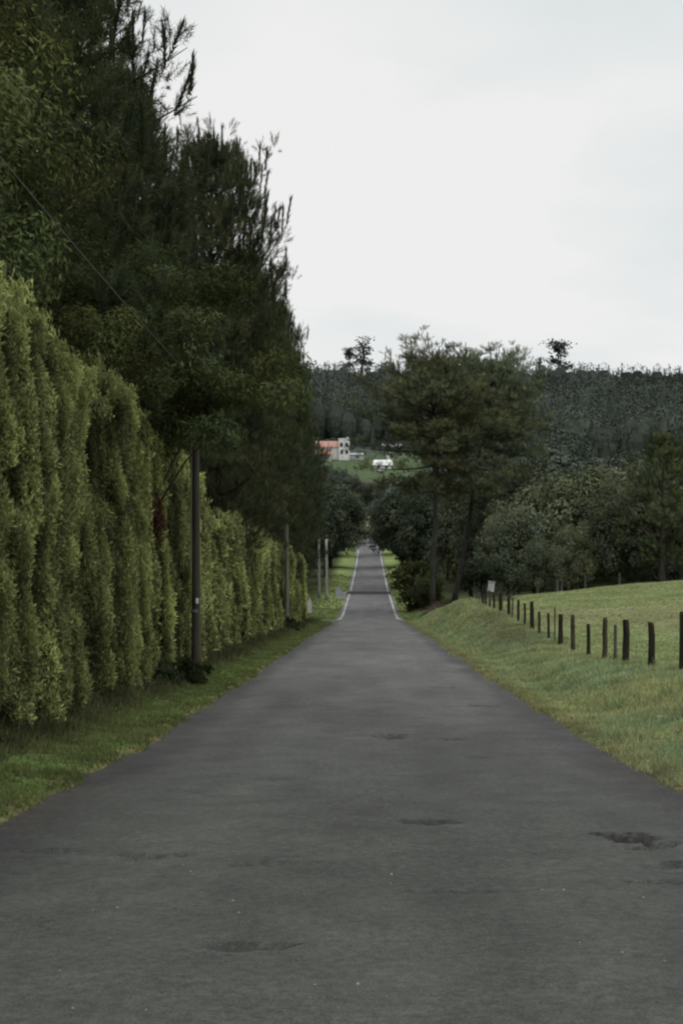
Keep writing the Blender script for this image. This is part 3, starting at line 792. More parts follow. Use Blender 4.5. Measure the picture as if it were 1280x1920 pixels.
# ------------------------------------------------------------------ hedges
def hedge(label, y0, y1, top, dens, spray, seed, brown=None, tone=1.2, xface=-4.45, depth=1.7, sp=.55):
    r = np.random.default_rng(seed)
    def face(y, z):
        y = y + (fbm(y * .55, z * .25, seed + 9) - .5) * 1.1
        """outward offset of the clipped face: one bulge per plant, wobbling with height"""
        i = np.floor((y + .12 * np.sin(z * 1.1 + np.floor(y / sp) * 2.1)) / sp)
        fr = (y + .12 * np.sin(z * 1.1 + np.floor(y / sp) * 2.1)) / sp - i
        amp = .06 + .13 * hash2(i.astype(np.int64), np.zeros_like(i, dtype=np.int64), seed)
        b = amp * np.sin(np.clip(fr, 0, 1) * PI) ** .7
        return b + (fbm(y * .9, z * .55, seed + 3) - .5) * .6 - .5 * sm(.60, .74, fbm(y * 1.7, z * 1.0, seed + 4)) + (vn(y * 3.1, z * 2.2, seed + 5) - .5) * .16
    def topz(y):
        i = np.floor(y / sp)
        fr = y / sp - i
        return top + (hash2(i.astype(np.int64), i.astype(np.int64) * 0 + 7, seed) - .5) * .7 + .28 * np.sin(fr * PI) - .25 + (vn(y * .25, y * 0, seed + 8) - .5) * .5
    # solid inner mass, near-black to stand for the shade inside the hedge
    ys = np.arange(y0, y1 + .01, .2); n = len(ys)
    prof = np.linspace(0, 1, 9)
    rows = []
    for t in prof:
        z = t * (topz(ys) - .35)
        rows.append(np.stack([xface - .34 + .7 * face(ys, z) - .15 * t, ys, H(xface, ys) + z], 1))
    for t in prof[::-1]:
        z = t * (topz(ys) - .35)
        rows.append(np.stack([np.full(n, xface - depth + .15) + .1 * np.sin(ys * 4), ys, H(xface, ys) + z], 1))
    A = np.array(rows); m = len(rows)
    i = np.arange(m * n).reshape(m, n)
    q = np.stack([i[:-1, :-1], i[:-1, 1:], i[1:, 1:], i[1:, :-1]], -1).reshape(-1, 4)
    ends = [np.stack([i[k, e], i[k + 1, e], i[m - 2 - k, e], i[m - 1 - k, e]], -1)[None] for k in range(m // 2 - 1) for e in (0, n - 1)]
    root = thing('hedge', label, 'hedge', (0, 0, 0), 0, 'clipped cypress hedges along the left verge')
    cz = A.reshape(-1, 3)
    root.location = (xface, y0, float(H(xface, y0)))
    loc = np.array(root.location)
    obj('shade_core', mesh_np('hedge_shade_core', cz - loc, [q, np.concatenate(ends)], None, True), M['hedgecore'], root)
    # sprays on the face
    area = (y1 - y0) * top
    n = int(area * dens)
    y = r.uniform(y0, y1, n); u = r.uniform(0, 1, n) ** .95
    z = u * topz(y)
    f = face(y, z)
    x = xface + f - .16 * (z / top) - np.abs(r.normal(0, .10, n)) + .04
    d = np.stack([r.normal(.45, .35, n), r.normal(0, .45, n), r.normal(.75, .5, n)], 1)
    P = [np.stack([x, y, H(xface, y) + z], 1)]; D = [d]
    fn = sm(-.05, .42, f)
    # back, top and end faces
    nt_ = int((y1 - y0) * depth * dens * .7)
    yt = r.uniform(y0, y1, nt_); xt = r.uniform(xface - depth, xface + .1, nt_)
    zt = topz(yt) + r.normal(0, .08, nt_) - .1
    P.append(np.stack([xt, yt, H(xface, yt) + zt], 1)); D.append(np.stack([r.normal(0, .4, nt_), r.normal(0, .4, nt_), r.uniform(.5, 1, nt_)], 1))
    ne = int(depth * top * dens * .8)
    for ye in (y0, y1):
        xe = r.uniform(xface - depth, xface + .2, ne); ze = r.uniform(0, 1, ne) * float(topz(np.array([ye]))[0])
        P.append(np.stack([xe, ye + (vn(xe * 2, ze, seed) - .5) * .4, float(H(xface, ye)) + ze], 1)); D.append(np.stack([r.normal(0, .4, ne), r.normal(.3 if ye == y1 else -.3, .4, ne), r.uniform(.3, 1, ne)], 1))
    P = np.concatenate(P); D = np.concatenate(D); Nn = len(P)
    fn = np.concatenate([fn, np.full(Nn - n, .6)])
    plantid = np.floor(P[:, 1] / sp).astype(np.int64)
    ptone = hash2(plantid, plantid * 0, seed + 20)
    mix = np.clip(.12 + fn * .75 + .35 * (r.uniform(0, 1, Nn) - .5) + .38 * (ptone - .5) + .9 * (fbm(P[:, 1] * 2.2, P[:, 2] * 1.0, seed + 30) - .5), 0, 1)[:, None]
    low = np.array([.030, .035, .015]); hi = np.array([.315, .345, .135])  # sprays set back in the hollows darker: gap shade painted into their colour
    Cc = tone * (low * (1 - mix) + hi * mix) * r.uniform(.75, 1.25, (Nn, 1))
    dead = r.uniform(0, 1, Nn) < .03 + .16 * sm(.55, .75, fbm(P[:, 1] * 1.3, P[:, 2] * .8, seed + 40))
    Cc[dead] = np.array([.115, .095, .066]) * r.uniform(.5, 1.2, (int(dead.sum()), 1))
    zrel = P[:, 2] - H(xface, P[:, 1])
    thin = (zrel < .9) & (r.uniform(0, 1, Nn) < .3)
    Cc[thin] *= .6  # a share of the lowest sprays is darker
    if brown:
        by, bz, rr = brown
        bm = np.exp(-((P[:, 1] - by) / rr[0]) ** 2 - ((zrel - bz) / rr[1]) ** 2) > r.uniform(.1, .7, Nn)
        Cc[bm] = np.array([.085, .045, .03]) * r.uniform(.5, 1.2, (int(bm.sum()), 1))
    S = spray * r.uniform(.45, 1.6, Nn)
    T = np.array([[0, 0, 0], [.30, .05, .35], [.18, 0, .75], [0, .03, 1.0], [-.22, 0, .8], [-.3, -.05, .3]]); Fc = np.array([[0, 1, 2, 5], [5, 2, 3, 4]])
    Nm = np.stack([r.normal(.9, .45, Nn), r.normal(0, .6, Nn), r.normal(.35, .4, Nn)], 1)
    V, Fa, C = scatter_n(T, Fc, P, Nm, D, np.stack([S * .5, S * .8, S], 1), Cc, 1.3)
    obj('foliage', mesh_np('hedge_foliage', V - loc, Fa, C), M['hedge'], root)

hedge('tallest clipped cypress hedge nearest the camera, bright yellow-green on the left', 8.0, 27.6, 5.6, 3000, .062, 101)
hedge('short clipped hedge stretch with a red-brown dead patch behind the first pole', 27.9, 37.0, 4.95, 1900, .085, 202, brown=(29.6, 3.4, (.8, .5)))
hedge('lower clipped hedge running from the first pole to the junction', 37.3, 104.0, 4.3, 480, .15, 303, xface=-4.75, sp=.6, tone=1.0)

# ------------------------------------------------------------------ grass
def grass(label, n, xa, xb, ya, yb, hgt, seed, colf, keepf=None, wid=.012, pw=1.0):
    r = np.random.default_rng(seed)
    u = r.uniform(0, 1, n)
    y = ya * (yb / ya) ** u                       # density falls off as 1/distance
    x = r.uniform(xa, xb, n)
    # clumping
    cl = fbm(x * 2.2, y * 2.2, seed)
    keep = r.uniform(0, 1, n) < sm(.25, .6, cl) * .8 + .2
    if keepf is not None: keep &= keepf(x, y, r)
    x, y, cl = x[keep], y[keep], cl[keep]; n = len(x)
    z = H(x, y)
    h = hgt(x, y, cl) * r.uniform(.5, 1.4, n)
    w = wid * (.7 + y * .03) * r.uniform(.7, 1.3, n)
    T = np.array([[-1, 0, 0], [1, 0, 0], [.0, .25, 1.0]]); Fc = np.array([[0, 1, 2]])
    D = np.stack([r.normal(0, .45, n), r.normal(0, .45, n), np.ones(n)], 1)
    V, Fa, C = scatter(T, Fc, np.stack([x, y, z - .01], 1), D, np.stack([w, h, h], 1), r.uniform(0, 6.28, n), colf(x, y, cl, r), 1.3)
    o = obj('grass', mesh_np('grass', V, Fa, C), M['grass']); tag(o, label, 'grass', kind='stuff')

def lcol(x, y, cl, r):
    n = len(x); t = r.uniform(0, 1, n)[:, None]
    c = np.array([.098, .130, .046]) * (1 - t) + np.array([.135, .150, .062]) * t
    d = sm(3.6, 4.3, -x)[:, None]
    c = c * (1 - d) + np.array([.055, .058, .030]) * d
    dry = (r.uniform(0, 1, n) < .08)
    c[dry] = np.array([.15, .13, .07])
    return c * r.uniform(.75, 1.25, (n, 1))
def lh(x, y, cl): return .03 + .07 * cl + .16 * sm(3.6, 4.3, -x)
def lkeep(x, y, r): return (-x > 2.80 + (vn(y * 1.3, y * 0, 5) - .5) * .22 + (vn(y * 5, x * 5, 15) - .5) * .2) & ~((y > 113.5) & (y < 121.5))
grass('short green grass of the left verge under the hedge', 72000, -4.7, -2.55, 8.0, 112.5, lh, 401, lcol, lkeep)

def rcol(x, y, cl, r):
    n = len(x); t = sm(.35, .65, fbm(x * .8, y * .5, 77))[:, None]
    c = np.array([.30, .315, .150]) * (1 - t) + np.array([.235, .30, .165]) * t
    rim = np.exp(-((x - 2.95) / .3) ** 2)[:, None]
    c = c * (1 - .6 * rim) + np.array([.20, .175, .085]) * .6 * rim
    dry = (r.uniform(0, 1, n) < .12)
    c[dry] = np.array([.20, .17, .10])
    for (px, py, rx, ry) in ((5.3, 53, .8, 6), (5.2, 19.6, .5, 1.4), (5.6, 66, .6, 5)):
        k = np.exp(-((x - px) / rx) ** 2 - ((y - py) / ry) ** 2)[:, None] * .7
        c = c * (1 - k) + np.array([.12, .10, .06]) * k
    return c * r.uniform(.75, 1.25, (n, 1))
def rh(x, y, cl): return .03 + .075 * cl + .04 * sm(3.6, 5, x)
def rkeep(x, y, r): return (x > 2.80 + (vn(y * 1.3, y * 0, 6) - .5) * .22 + (vn(y * 5, x * 5, 16) - .5) * .2)
grass('rough pale green grass on the right verge and bank', 160000, 2.55, 6.9, 8.0, 120, rh, 402, rcol, rkeep)
def tcol(x, y, cl, r):
    n = len(x); t = r.uniform(0, 1, n)[:, None] * sm(.3, .7, fbm(x * .6, y * .4, 78))[:, None]
    c = np.array([.20, .25, .115]) * (1 - t) + np.array([.32, .295, .17]) * t
    return c * r.uniform(.7, 1.25, (n, 1))
def th(x, y, cl): return .10 + .22 * sm(.6, .8, cl)
def tkeep(x, y, r):
    m = fbm(x * 2.4, y * 1.8, 79); post = np.exp(-((x - 6.3) / .25) ** 2) > r.uniform(.1, 1, len(x))
    return ((m > .62) & (x > 3.0)) | post
grass('longer tufts and weeds on the right bank and around the fence posts', 110000, 2.9, 6.9, 9.0, 95, th, 405, tcol, tkeep, .010)
def fcol(x, y, cl, r):
    n = len(x)
    return np.array([.205, .22, .10]) * r.uniform(.75, 1.25, (n, 1))
def fh(x, y, cl): return .03 + .05 * cl
grass('short pasture grass of the field behind the posts', 60000, 6.9, 24, 24, 100, fh, 403, fcol, None, .012)
def bcol(x, y, cl, r):
    n = len(x)
    return np.array([.15, .185, .075]) * r.uniform(.7, 1.25, (n, 1))
def bh(x, y, cl): return .10 + .12 * cl
def bkeep(x, y, r): return (np.abs(x) > 2.9) & ~((y < 122) & (x < 0))
grass('light grass on the verges of the far road', 14000, -7.5, 6.0, 121.5, 230, bh, 404, bcol, bkeep, .012)

# ------------------------------------------------------------------ fence posts (roadside)
def post_mesh(h, w, seed, col, lean=0):
    r = np.random.default_rng(seed); n = 7; V = []
    a = np.sort(np.arange(n) * 2 * PI / n + r.uniform(-.25, .25, n))
    rad = w / 2 * r.uniform(.8, 1.15, n)
    lv = [-.25, 0, h * .35, h * .7, h * .95, h]
    for k, z in enumerate(lv):
        s = 1 - .14 * max(z, 0) / h + r.uniform(-.04, .04)
        sh = r.normal(0, .006, 2)
        for j in range(n):
            top = (.05 * math.cos(a[j] + seed) * w * 4 if k == len(lv) - 1 else 0)
            rr = rad[j] * s * (.86 if k == len(lv) - 1 else 1)
            V.append((math.cos(a[j]) * rr + sh[0] + lean * z, math.sin(a[j]) * rr + sh[1], z + top * .3))
    Q = []
    for k in range(len(lv) - 1):
        for j in range(n):
            Q.append((k * n + j, k * n + (j + 1) % n, (k + 1) * n + (j + 1) % n, (k + 1) * n + j))
    mb = MB(); mb.add(V, Q, col)
    t0 = (len(lv) - 1) * n; cen = np.mean(np.array(V[t0:t0 + n]), axis=0)
    mb.add([*V[t0:t0 + n], tuple(cen)], [(j, (j + 1) % n, n) for j in range(n)], np.array(col) * 1.4)
    return mb.mesh('post')

dk = (.026, .024, .016); gr = (.085, .082, .062); br = (.055, .048, .030)
POSTS = [ # photo x, height m, width m, colour, lean, label
    (1279, 1.25, .17, dk, 0, 'dark post cut by the right photo edge, nearest of the roadside fence'),
    (1220, 1.10, .16, dk, .01, 'thick dark post standing alone, second from the right photo edge'),
    (1172, 1.12, .185, dk, -.01, 'thickest dark post, with a thin grey one close on its left'),
    (1153, 1.00, .10, gr, .02, 'thin grey post leaning beside the thickest dark one'),
    (1133, 1.16, .14, br, .01, 'tall brown-black post left of the thin grey one'),
    (1103, .98, .125, dk, 0, 'short black post in the wide gap, sixth from the right'),
    (1073, 1.20, .14, br, .05, 'crooked brown post with a leaning pointed top, seventh from the right'),
    (1049, 1.07, .16, dk, -.02, 'sturdy dark post close behind the crooked brown one'),
    (1039, 1.22, .07, gr, 0, 'thin tall stick between two dark posts, ninth from the right'),
    (1028, .98, .115, dk, -.01, 'dark slim post just left of the thin tall stick'),
    (1010, .88, .13, br, 0, 'low brown post, eleventh from the right'),
    (997, 1.14, .16, dk, .01, 'tall black post standing out in the middle of the fence'),
    (983, .93, .11, dk, 0, 'slim dark post left of the tall black one'),
    (971, .98, .125, dk, -.02, 'dark post second left of the tall black one'),
    (960, .90, .09, gr, .02, 'faint greyish post third left of the tall black one'),
    (953, .96, .15, dk, 0, 'black post rising against the field crest, sixth from the far end'),
    (938, .98, .17, dk, 0, 'dark post fifth from the far end of the roadside fence'),
    (926, .90, .14, dk, .02, 'dark post fourth from the far end of the roadside fence'),
    (917, .95, .10, br, 0, 'brown post right under the white box on the fence'),
    (910, 1.0, .14, dk, 0, 'dark post next to last at the far end of the fence'),
    (905, 1.0, .14, dk, -.02, 'farthest dark post of the roadside fence'),
]
for n, (px, h, w, c, ln, lab) in enumerate(POSTS):
    X = 6.3; Y = X * F / (px - 692)
    o = obj('fence_post', post_mesh(h, w, 500 + n, c, ln), M['postwood'])
    o.location = (X, Y, float(H(X, Y)) - .03); o.rotation_euler = (0, 0, n * 1.3)
    tag(o, lab, 'fence post', 'roadside fence posts')
# white box on the far post
Xb = 6.42; Yb = Xb * F / (919 - 692)
mb = MB(); mb.box((0, 0, .25), (.32, .16, .50)); mb.box((0, 0, .522), (.37, .21, .044), (.8, .8, .8))
zb = float(H(Xb, Yb))
t = thing('white_box', 'small white box on a stake above the far fence posts', 'box', (Xb, Yb, zb))
obj('stake', post_mesh(.85, .07, 77, br), M['postwood'], t)
o = obj('box_body', mb.mesh('white_box'), M['pale'], t); o.location = (0, 0, .84); o.rotation_euler = (0, .12, .2)
# weathered posts at the far edge of the field
for n, (px, Y, h, w, lab) in enumerate([(1007, 96, .8, .13, 'short grey post far left on the field crest'), (1043, 95, .95, .2, 'broad grey stump of a post on the field crest'),
                                       (1052, 97, 1.0, .14, 'grey post touching the broad stump on the field crest'), (1096, 94, .95, .15, 'grey post on the field crest before dark trees'), (1160, 96, 1.0, .15, 'grey post farthest right on the field crest')]):
    X = (px - 692) * Y / F
    o = obj('field_post', post_mesh(h, w, 600 + n, (.07, .068, .06), .02), M['postwood']); o.location = (X, Y, float(H(X, Y)) - .05)
    tag(o, lab, 'fence post', 'grey posts at the far edge of the field')

# bare twiggy brush at the fence end
mb = MB(); r = np.random.default_rng(70)
for k in range(70):
    a = r.uniform(0, 6.28); L = r.uniform(.5, 1.5)
    o0 = np.array([r.normal(0, .6), r.normal(0, .4), 0])
    d = np.array([math.cos(a) * .8, math.sin(a) * .4, r.uniform(.5, 1.2)]); tt = np.linspace(0, 1, 4)[:, None]
    mb.tube(o0 + d * L * tt + np.array([0, 0, -.35 * L]) * tt ** 2 * r.uniform(0, 1), .016 * (1 - .7 * tt[:, 0]), 4, (.07, .066, .055), cap=False)
X = 7.4; Y = 83
o = obj('dead_brush', mb.mesh('dead_brush', True), M['soil']); o.location = (X, Y, float(H(X, Y)))
tag(o, 'bare grey twiggy brush beside the far end of the fence', 'brush')

# brown heap at the foot of the pines
mb = MB(); r = np.random.default_rng(71)
for k in range(420):
    x = r.normal(0, .55); y = r.normal(0, .8); hh = .75 * math.exp(-(x / .8) ** 2 - (y / 1.2) ** 2)
    z = hh * r.uniform(.1, 1)
    a = r.uniform(0, 6.28); L = r.uniform(.15, .5)
    d = np.array([math.cos(a), math.sin(a), r.normal(0, .3)]) * L
    g = r.uniform(.6, 1.3)
    mb.tube(np.array([[x, y, z], [x + d[0], y + d[1], max(.02, z + d[2] * .5)]]), np.array([.03, .015]), 4, np.array((.062, .042, .03)) * g, cap=False)
gx_, gy_ = np.meshgrid(np.linspace(-1.4, 1.4, 22), np.linspace(-2, 2, 22))
gz_ = .70 * np.exp(-(gx_ / .8) ** 2 - (gy_ / 1.2) ** 2) + (fbm(gx_ * 3, gy_ * 3, 4) - .5) * .15 - .06
i = np.arange(484).reshape(22, 22)
mb.add(np.stack([gx_, gy_, gz_], -1).reshape(-1, 3), np.stack([i[:-1, :-1], i[:-1, 1:], i[1:, 1:], i[1:, :-1]], -1).reshape(-1, 4), (.05, .036, .027))
X = 5.9; Y = 124.5
o = obj('brush_heap', mb.mesh('brush_heap'), M['soil']); o.location = (X, Y, float(H(X, Y)) - .02)
tag(o, 'low brown heap of cut brush at the foot of the tallest pine', 'brush heap')

# pale stone on the bank
mb = MB(); th = np.linspace(0, PI, 7); ph = np.arange(9) * 2 * PI / 9
V = []
for t_ in th:
    for p_ in ph:
        rr = 1 + .35 * (float(vn(p_ * 1.5, t_ * 2, 3)) - .5)
        V.append((math.sin(t_) * math.cos(p_) * .13 * rr, math.sin(t_) * math.sin(p_) * .10 * rr, math.cos(t_) * .08 * rr))
Q = [(k * 9 + j, (k + 1) * 9 + j, (k + 1) * 9 + (j + 1) % 9, k * 9 + (j + 1) % 9) for k in range(6) for j in range(9)]
mb.add(V, Q, (.26, .23, .17))
Xs, Ys = 4.25, 20.8
o = obj('stone', mb.mesh('stone', True), M['soil']); o.location = (Xs, Ys, float(H(Xs, Ys)) + .03); o.scale = (.6, .6, .7)
tag(o, 'pale stone on the worn brown patch of the right bank', 'stone')

# dark weeds round the first pole
plant('weed_clump', 'weed_clump', 'dark leafy weeds tangled round the foot of the first pole', 'weeds', -4.05, 31.0, .62, 1.0, .4, crown='leaves')
plant('weed_clump', 'weed_clump', 'dark weeds between the hedge foot and the first pole', 'weeds', -4.5, 29.6, .65, .9, 2.4, crown='leaves')
plant('weed_clump', 'weed_clump', 'dark weeds at the foot of the second, thinner pole', 'weeds', -4.6, 75.5, .8, 1.2, 1.4, crown='leaves')

# ------------------------------------------------------------------ poles and cable
def pole(px, Y, h, r0, col, lab, detail=False, lean=0):
    X = (px - 692) * Y / F
    z = float(H(X, Y)) - .1
    t = thing('utility_pole', lab, 'utility pole', (X, Y, z), 0, 'poles along the left verge')
    t.rotation_euler = (0, lean, 0)
    mb = MB(); zs = np.linspace(0, h, 9)
    mb.tube(np.stack([np.sin(zs * .6) * .012, zs * 0, zs], 1), r0 * (1 - .28 * zs / h), 12, col)
    obj('shaft', mb.mesh('pole_shaft', True), M['concrete'], t)
    ins = MB()
    ins.tube([(0, -.02, h - .12), (r0 + .12, -.02, h - .12)], [.018, .018], 6, (.12, .12, .12))
    ins.tube([(r0 + .12, -.02, h - .16), (r0 + .12, -.02, h - .02)], [.03, .022], 8, (.25, .25, .24))
    obj('insulator', ins.mesh('insulator'), M['concrete'], t)
    if detail:
        c = MB(); c.tube([(-r0 * .93, -.06, 2.5), (-r0 * .86, -.06, 5.1), (-r0 * .8, -.05, h - .3)], [.022] * 3, 6, (.16, .16, .13))
        obj('conduit', c.mesh('conduit'), M['concrete'], t)
        b = MB()
        zz = np.array([1.60, 1.66]); b.tube(np.stack([zz * 0, zz * 0, zz], 1), np.array([r0 * 1.0, r0 * 1.0]), 12, (.2, .2, .19))
        obj('band', b.mesh('band'), M['concrete'], t)
        p = MB(); p.box((.05, -r0 * .97 - .012, 1.86), (.06, .02, .12))
        obj('tag_plate', p.mesh('tag_plate'), M['plate'], t)
    return X, Y, z + h - .06
p1 = pole(367, 32.3, 6.9, .106, (.062, .054, .042), 'thick dark wooden pole in front of the hedge with a small white tag', True)
p2 = pole(537, 77, 7.0, .13, (.13, .13, .105), 'thinner grey-green pole further along the hedge')
p3 = pole(598, 165, 7.6, .17, (.22, .21, .20), 'left one of the two pale poles beyond the junction')
p4 = pole(612, 160, 7.0, .17, (.27, .26, .25), 'right one of the two pale poles beyond the junction')
pts = []
prev = (-3.9, -12, 6.75)
for q in (p1, p2, p3):
    a = np.array(prev); b = np.array(q)
    for t_ in np.linspace(0, 1, 24)[:-1]:
        p = a * (1 - t_) + b * t_; p[2] -= 4 * t_ * (1 - t_) * .35
        pts.append(p)
    prev = q
pts.append(np.array(prev))
mb = MB(); mb.tube(np.array(pts), np.full(len(pts), .0075), 5)
o = obj('overhead_cable', mb.mesh('overhead_cable', True), M['cable'])
tag(o, 'thin pale overhead cable sloping past the leafy branches to the first pole', 'cable')

# ------------------------------------------------------------------ small roadside things beyond the junction
def at(px, Y): return (px - 692) * Y / F
X = at(580, 133); mb = MB()
mb.box((0, 0, .42), (.36, .22, .84)); mb.add([(-.18, -.11, .84), (.18, -.11, .84), (.18, .11, .84), (-.18, .11, .84), (0, -.11, 1.12), (0, .11, 1.12)], [(0, 1, 4, 4), (2, 3, 5, 5), (1, 2, 5, 4), (3, 0, 4, 5)])
o = obj('marker_stone', mb.mesh('marker_stone'), M['white']); o.location = (X, 133, float(H(X, 133)) + .35)
tag(o, 'small white pointed marker beside the side road, left of the pale poles', 'marker')
o.location.z = float(H(X, 133)) - .05; o.scale = (1.1, 1.1, 1.35)
X = at(634, 168); mb = MB(); mb.box((0, 0, .65), (.55, .5, 1.3)); mb.box((0, 0, 1.36), (.68, .62, .12)); mb.box((.62, .05, .4), (.6, .3, .8))
o = obj('gate_pillar', mb.mesh('gate_pillar'), M['pale']); o.location = (X, 168, float(H(X, 168)) - .05)
tag(o, 'pale stone gate pillar left of the dark band on the road', 'gate pillar')

# ------------------------------------------------------------------ houses
def gable(mbw, mbr, cx, cy, w, d, h, rh, z0=0, eave=.4, th=.18):
    """walls w x d, ridge along x"""
    x0, x1, y0, y1 = cx - w / 2, cx + w / 2, cy - d / 2, cy + d / 2
    mbw.add([(x0, y0, z0), (x1, y0, z0), (x1, y1, z0), (x0, y1, z0), (x0, y0, h), (x1, y0, h), (x1, y1, h), (x0, y1, h), (x0, cy, h + rh), (x1, cy, h + rh)],
            [(0, 1, 5, 4), (1, 2, 6, 5), (2, 3, 7, 6), (3, 0, 4, 7), (5, 6, 9, 9), (7, 4, 8, 8)])
    ex0, ex1 = x0 - eave, x1 + eave
    sl = rh / (d / 2)
    for s in (-1, 1):
        ye = cy + s * (d / 2 + eave); ze = h - eave * sl
        V = [(ex0, ye, ze + .03), (ex1, ye, ze + .03), (ex1, cy, h + rh + .03), (ex0, cy, h + rh + .03)]
        V += [(a, b, c + th) for a, b, c in V]
        mbr.add(V, [(3, 2, 1, 0), (4, 5, 6, 7), (0, 1, 5, 4), (1, 2, 6, 5), (2, 3, 7, 6), (3, 0, 4, 7)])

def window(parent, x, y, z, w, h):
    f = MB(); f.box((x, y - .04, z), (w + .2, .08, h + .2)); fo = obj('window', f.mesh('window'), M['pale'], parent)
    p = MB(); p.box((x, y - .09, z), (w, .04, h)); obj('pane', p.mesh('pane'), M['window'], fo)

def site(px, py, y0=480):
    """the spot on the hillside where a building of the photo stands"""
    for Y in np.arange(y0, 720, .5):
        X = at(px, Y)
        if 1130 - (float(H(X, Y)) - 1.6) * F / Y <= py: return X, Y, float(H(X, Y))
X, Y, zt = site(618, 860)
t = thing('hillside_house', 'white house with red tiled roof on the far hillside', 'house', (X, Y, zt), .0)
w = MB(); rf = MB()
gable(w, rf, -1.0, 2, 9.0, 7.5, 4.6, 2.6, z0=-5)
obj('wall', w.mesh('wall'), M['white'], t); obj('roof', rf.mesh('roof'), M['tile'], t)
w = MB(); rf2 = MB()
w.box((5.9, -.4, 1.2), (4.4, 6, 12.4)); w.box((5.9, -.4, 7.65), (4.7, 6.3, .5)); w.box((7.2, -.4, 8.2), (.7, .7, 1.0))
obj('wing', w.mesh('wing'), M['white'], t)
for xx, zz in ((4.8, 5.3), (6.9, 5.3), (5.0, 2.4), (7.0, 2.4)): window(t, xx, -3.42, zz, 1.0, 1.5)
w = MB(); w.box((-2.2, -4.5, -1.6), (6, 4.0, 5.0)); obj('porch', w.mesh('porch'), M['white'], t)
w = MB(); w.add([(-5.6, -7.2, .9), (1.2, -7.2, .9), (1.2, -2.2, 3.2), (-5.6, -2.2, 3.2), (-5.6, -7.2, 1.1), (1.2, -7.2, 1.1), (1.2, -2.2, 3.4), (-5.6, -2.2, 3.4)],
                [(3, 2, 1, 0), (4, 5, 6, 7), (0, 1, 5, 4), (1, 2, 6, 5), (2, 3, 7, 6), (3, 0, 4, 7)])
obj('porch_roof', w.mesh('porch_roof'), M['tile'], t)

X, Y, zt = site(717, 880)
t = thing('hillside_cottage', 'small white cottage with pale roof above the green meadow', 'cottage', (X, Y, zt))
w = MB(); rf = MB(); gable(w, rf, 0, 0, 6.6, 6, 1.4, 2.0, z0=-4, eave=.5)
obj('wall', w.mesh('wall'), M['white'], t); obj('roof', rf.mesh('roof'), M['plate'], t)
w = MB(); w.box((2.2, 2.5, 2.6), (1.3, 1.3, 7.5)); w.box((2.2, 2.5, 6.5), (1.7, 1.7, .3)); obj('chimney', w.mesh('chimney'), M['white'], t)
for xx in (-1.6, 1.4): window(t, xx, -3.02, .5, .9, .9)

X, Y, zt = site(858, 862)
t = thing('hillside_shed', 'long grey shed with pale sheet roof seen between the tall pine trunks', 'shed', (X, Y, zt))
w = MB(); rf = MB(); gable(w, rf, 0, 0, 12.5, 7, 5.2, 1.2, z0=-5, eave=.3)
obj('wall', w.mesh('wall'), M['greywall'], t); obj('roof', rf.mesh('roof'), M['greyroof'], t)
w = MB(); w.box((-2.5, -3.56, 1.6), (3.0, .08, 3.2)); obj('door', w.mesh('door'), M['window'], t)
X, Y, zt = site(735, 848)
t = thing('hillside_barn', 'low grey roofed barn behind the small white cottage', 'barn', (X, Y, zt))
w = MB(); rf = MB(); gable(w, rf, 0, 0, 8, 6, 2.0, 1.3, z0=-5, eave=.3)
obj('wall', w.mesh('wall'), M['greywall'], t); obj('roof', rf.mesh('roof'), M['greyroof'], t)
X, Y, zt = site(668, 860)
t = thing('hillside_annex', 'low pale walled annex just right of the red roofed house', 'annex', (X, Y, zt))
w = MB(); rf = MB(); gable(w, rf, 0, 0, 6, 4, 1.3, .7, z0=-5, eave=.3)
obj('wall', w.mesh('wall'), M['pale'], t); obj('roof', rf.mesh('roof'), M['greyroof'], t)
Y = 380; X = at(649, Y)
zt = 1.6 + (1130 - 966) * Y / F
t = thing('roadside_hut', 'tiny white roofed hut in the trees left of the road top', 'hut', (X, Y, float(H(X, Y))))
w = MB(); rf = MB(); hh = zt - float(H(X, Y)) + 1.0
gable(w, rf, 0, 0, 1.8, 2.0, hh, .5, z0=-1, eave=.15)
obj('wall', w.mesh('wall'), M['greywall'], t); obj('roof', rf.mesh('roof'), M['plate'], t)

# ------------------------------------------------------------------ world, sun, camera
w = bpy.data.worlds.new('World'); SC.world = w; w.use_nodes = True
nt = w.node_tree; nt.nodes.clear()
out = nt.nodes.new('ShaderNodeOutputWorld')
SUN_EL, SUN_AZ = math.radians(58), math.radians(150)     # compass-like: measured from +Y towards +X
sky = N(nt, 'ShaderNodeTexSky'); sky.sky_type = 'NISHITA'; sky.sun_disc = False
sky.sun_elevation = SUN_EL; sky.sun_rotation = SUN_AZ
bg1 = N(nt, 'ShaderNodeBackground'); bg1.inputs[1].default_value = .06
nt.links.new(sky.outputs[0], bg1.inputs[0])
tc = N(nt, 'ShaderNodeTexCoord')
sp = N(nt, 'ShaderNodeSeparateXYZ'); nt.links.new(tc.outputs['Generated'], sp.inputs[0])
az = N(nt, 'ShaderNodeMath', operation='MAXIMUM'); az.inputs[1].default_value = 0; nt.links.new(sp.outputs[2], az.inputs[0])
ad = N(nt, 'ShaderNodeMath', operation='ADD'); ad.inputs[1].default_value = .16; nt.links.new(az.outputs[0], ad.inputs[0])
dv = N(nt, 'ShaderNodeVectorMath', operation='DIVIDE'); nt.links.new(tc.outputs['Generated'], dv.inputs[0])
cb = N(nt, 'ShaderNodeCombineXYZ')
for k in range(3): nt.links.new(ad.outputs[0], cb.inputs[k])
nt.links.new(cb.outputs[0], dv.inputs[1])
mp = N(nt, 'ShaderNodeMapping'); mp.inputs['Location'].default_value = (3.1, 1.7, 0); mp.inputs['Scale'].default_value = (1, 1.0, 0.6); nt.links.new(dv.outputs[0], mp.inputs[0])
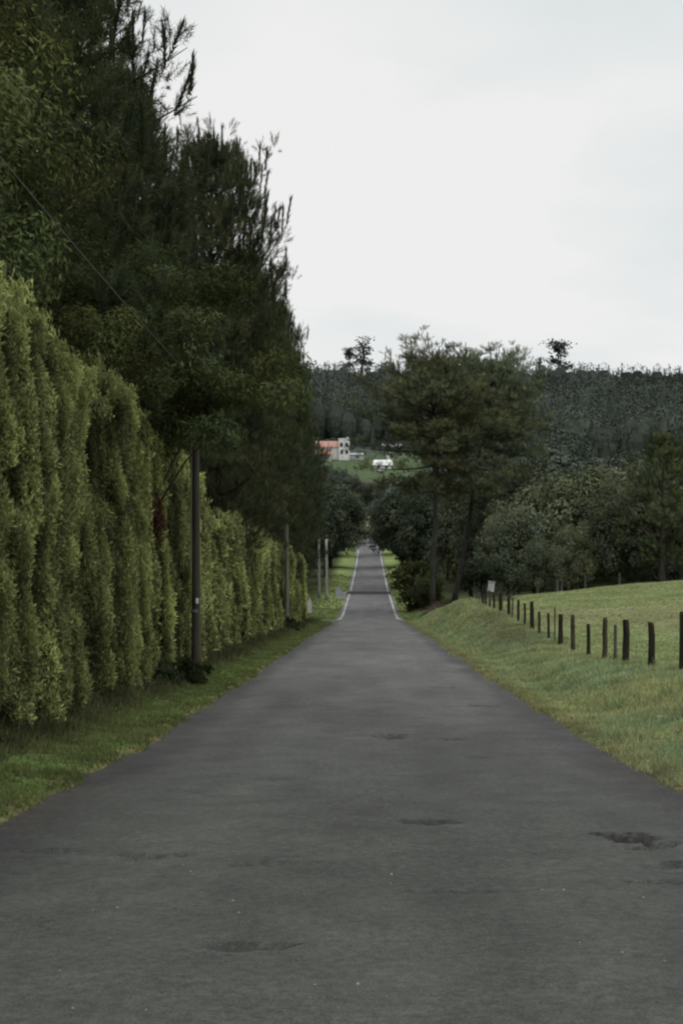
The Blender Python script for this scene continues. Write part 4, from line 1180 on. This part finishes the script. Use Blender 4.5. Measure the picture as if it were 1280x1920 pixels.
nz = N(nt, 'ShaderNodeTexNoise'); nz.inputs['Scale'].default_value = 1.3; nz.inputs['Detail'].default_value = 5; nz.inputs['Roughness'].default_value = .5; nt.links.new(mp.outputs[0], nz.inputs[0])
cr = N(nt, 'ShaderNodeValToRGB'); cr.color_ramp.elements[0].position = .36; cr.color_ramp.elements[1].position = .56
cr.color_ramp.elements[0].color = (.765, .812, .815, 1); cr.color_ramp.elements[1].color = (.905, .905, .892, 1)
nt.links.new(nz.outputs[0], cr.inputs[0])
zn = N(nt, 'ShaderNodeMapRange', interpolation_type='SMOOTHSTEP'); zn.inputs[1].default_value = .40; zn.inputs[2].default_value = .95; zn.inputs[3].default_value = 1.0; zn.inputs[4].default_value = 2.4
nt.links.new(sp.outputs[2], zn.inputs[0])      # an overcast sky is brightest overhead
bg2 = N(nt, 'ShaderNodeBackground'); nt.links.new(zn.outputs[0], bg2.inputs[1])
nt.links.new(cr.outputs[0], bg2.inputs[0])
ms = N(nt, 'ShaderNodeMixShader'); ms.inputs[0].default_value = .93
nt.links.new(bg1.outputs[0], ms.inputs[1]); nt.links.new(bg2.outputs[0], ms.inputs[2]); nt.links.new(ms.outputs[0], out.inputs[0])

sl = bpy.data.lights.new('sun', 'SUN'); sl.energy = .6; sl.angle = math.radians(25); sl.color = (1, .97, .92)
so = bpy.data.objects.new('sun', sl); COL.objects.link(so)
dirv = Vector((math.sin(SUN_AZ) * math.cos(SUN_EL), math.cos(SUN_AZ) * math.cos(SUN_EL), math.sin(SUN_EL)))
so.rotation_euler = dirv.to_track_quat('Z', 'Y').to_euler()

cam = bpy.data.cameras.new('camera'); co = bpy.data.objects.new('camera', cam); COL.objects.link(co)
co.location = (0, 0, 1.6); co.rotation_euler = (PI / 2, 0, 0)
cam.sensor_fit = 'VERTICAL'; cam.sensor_height = 36; cam.lens = 36 * F / 1920
cam.shift_x = -(692 - 640) / 1920; cam.shift_y = (1130 - 960) / 1920
cam.clip_start = .1; cam.clip_end = 6000
SC.camera = co

SC.render.engine = 'CYCLES'
SC.view_settings.view_transform = 'Standard'; SC.view_settings.look = 'None'; SC.view_settings.exposure = 0; SC.view_settings.gamma = 1
SC.cycles.use_denoising = True
SC.cycles.max_bounces = 5; SC.cycles.diffuse_bounces = 3; SC.cycles.transmission_bounces = 3; SC.cycles.transparent_max_bounces = 4
SC.cycles.pixel_filter_type = 'BLACKMAN_HARRIS'; SC.cycles.filter_width = 2.3
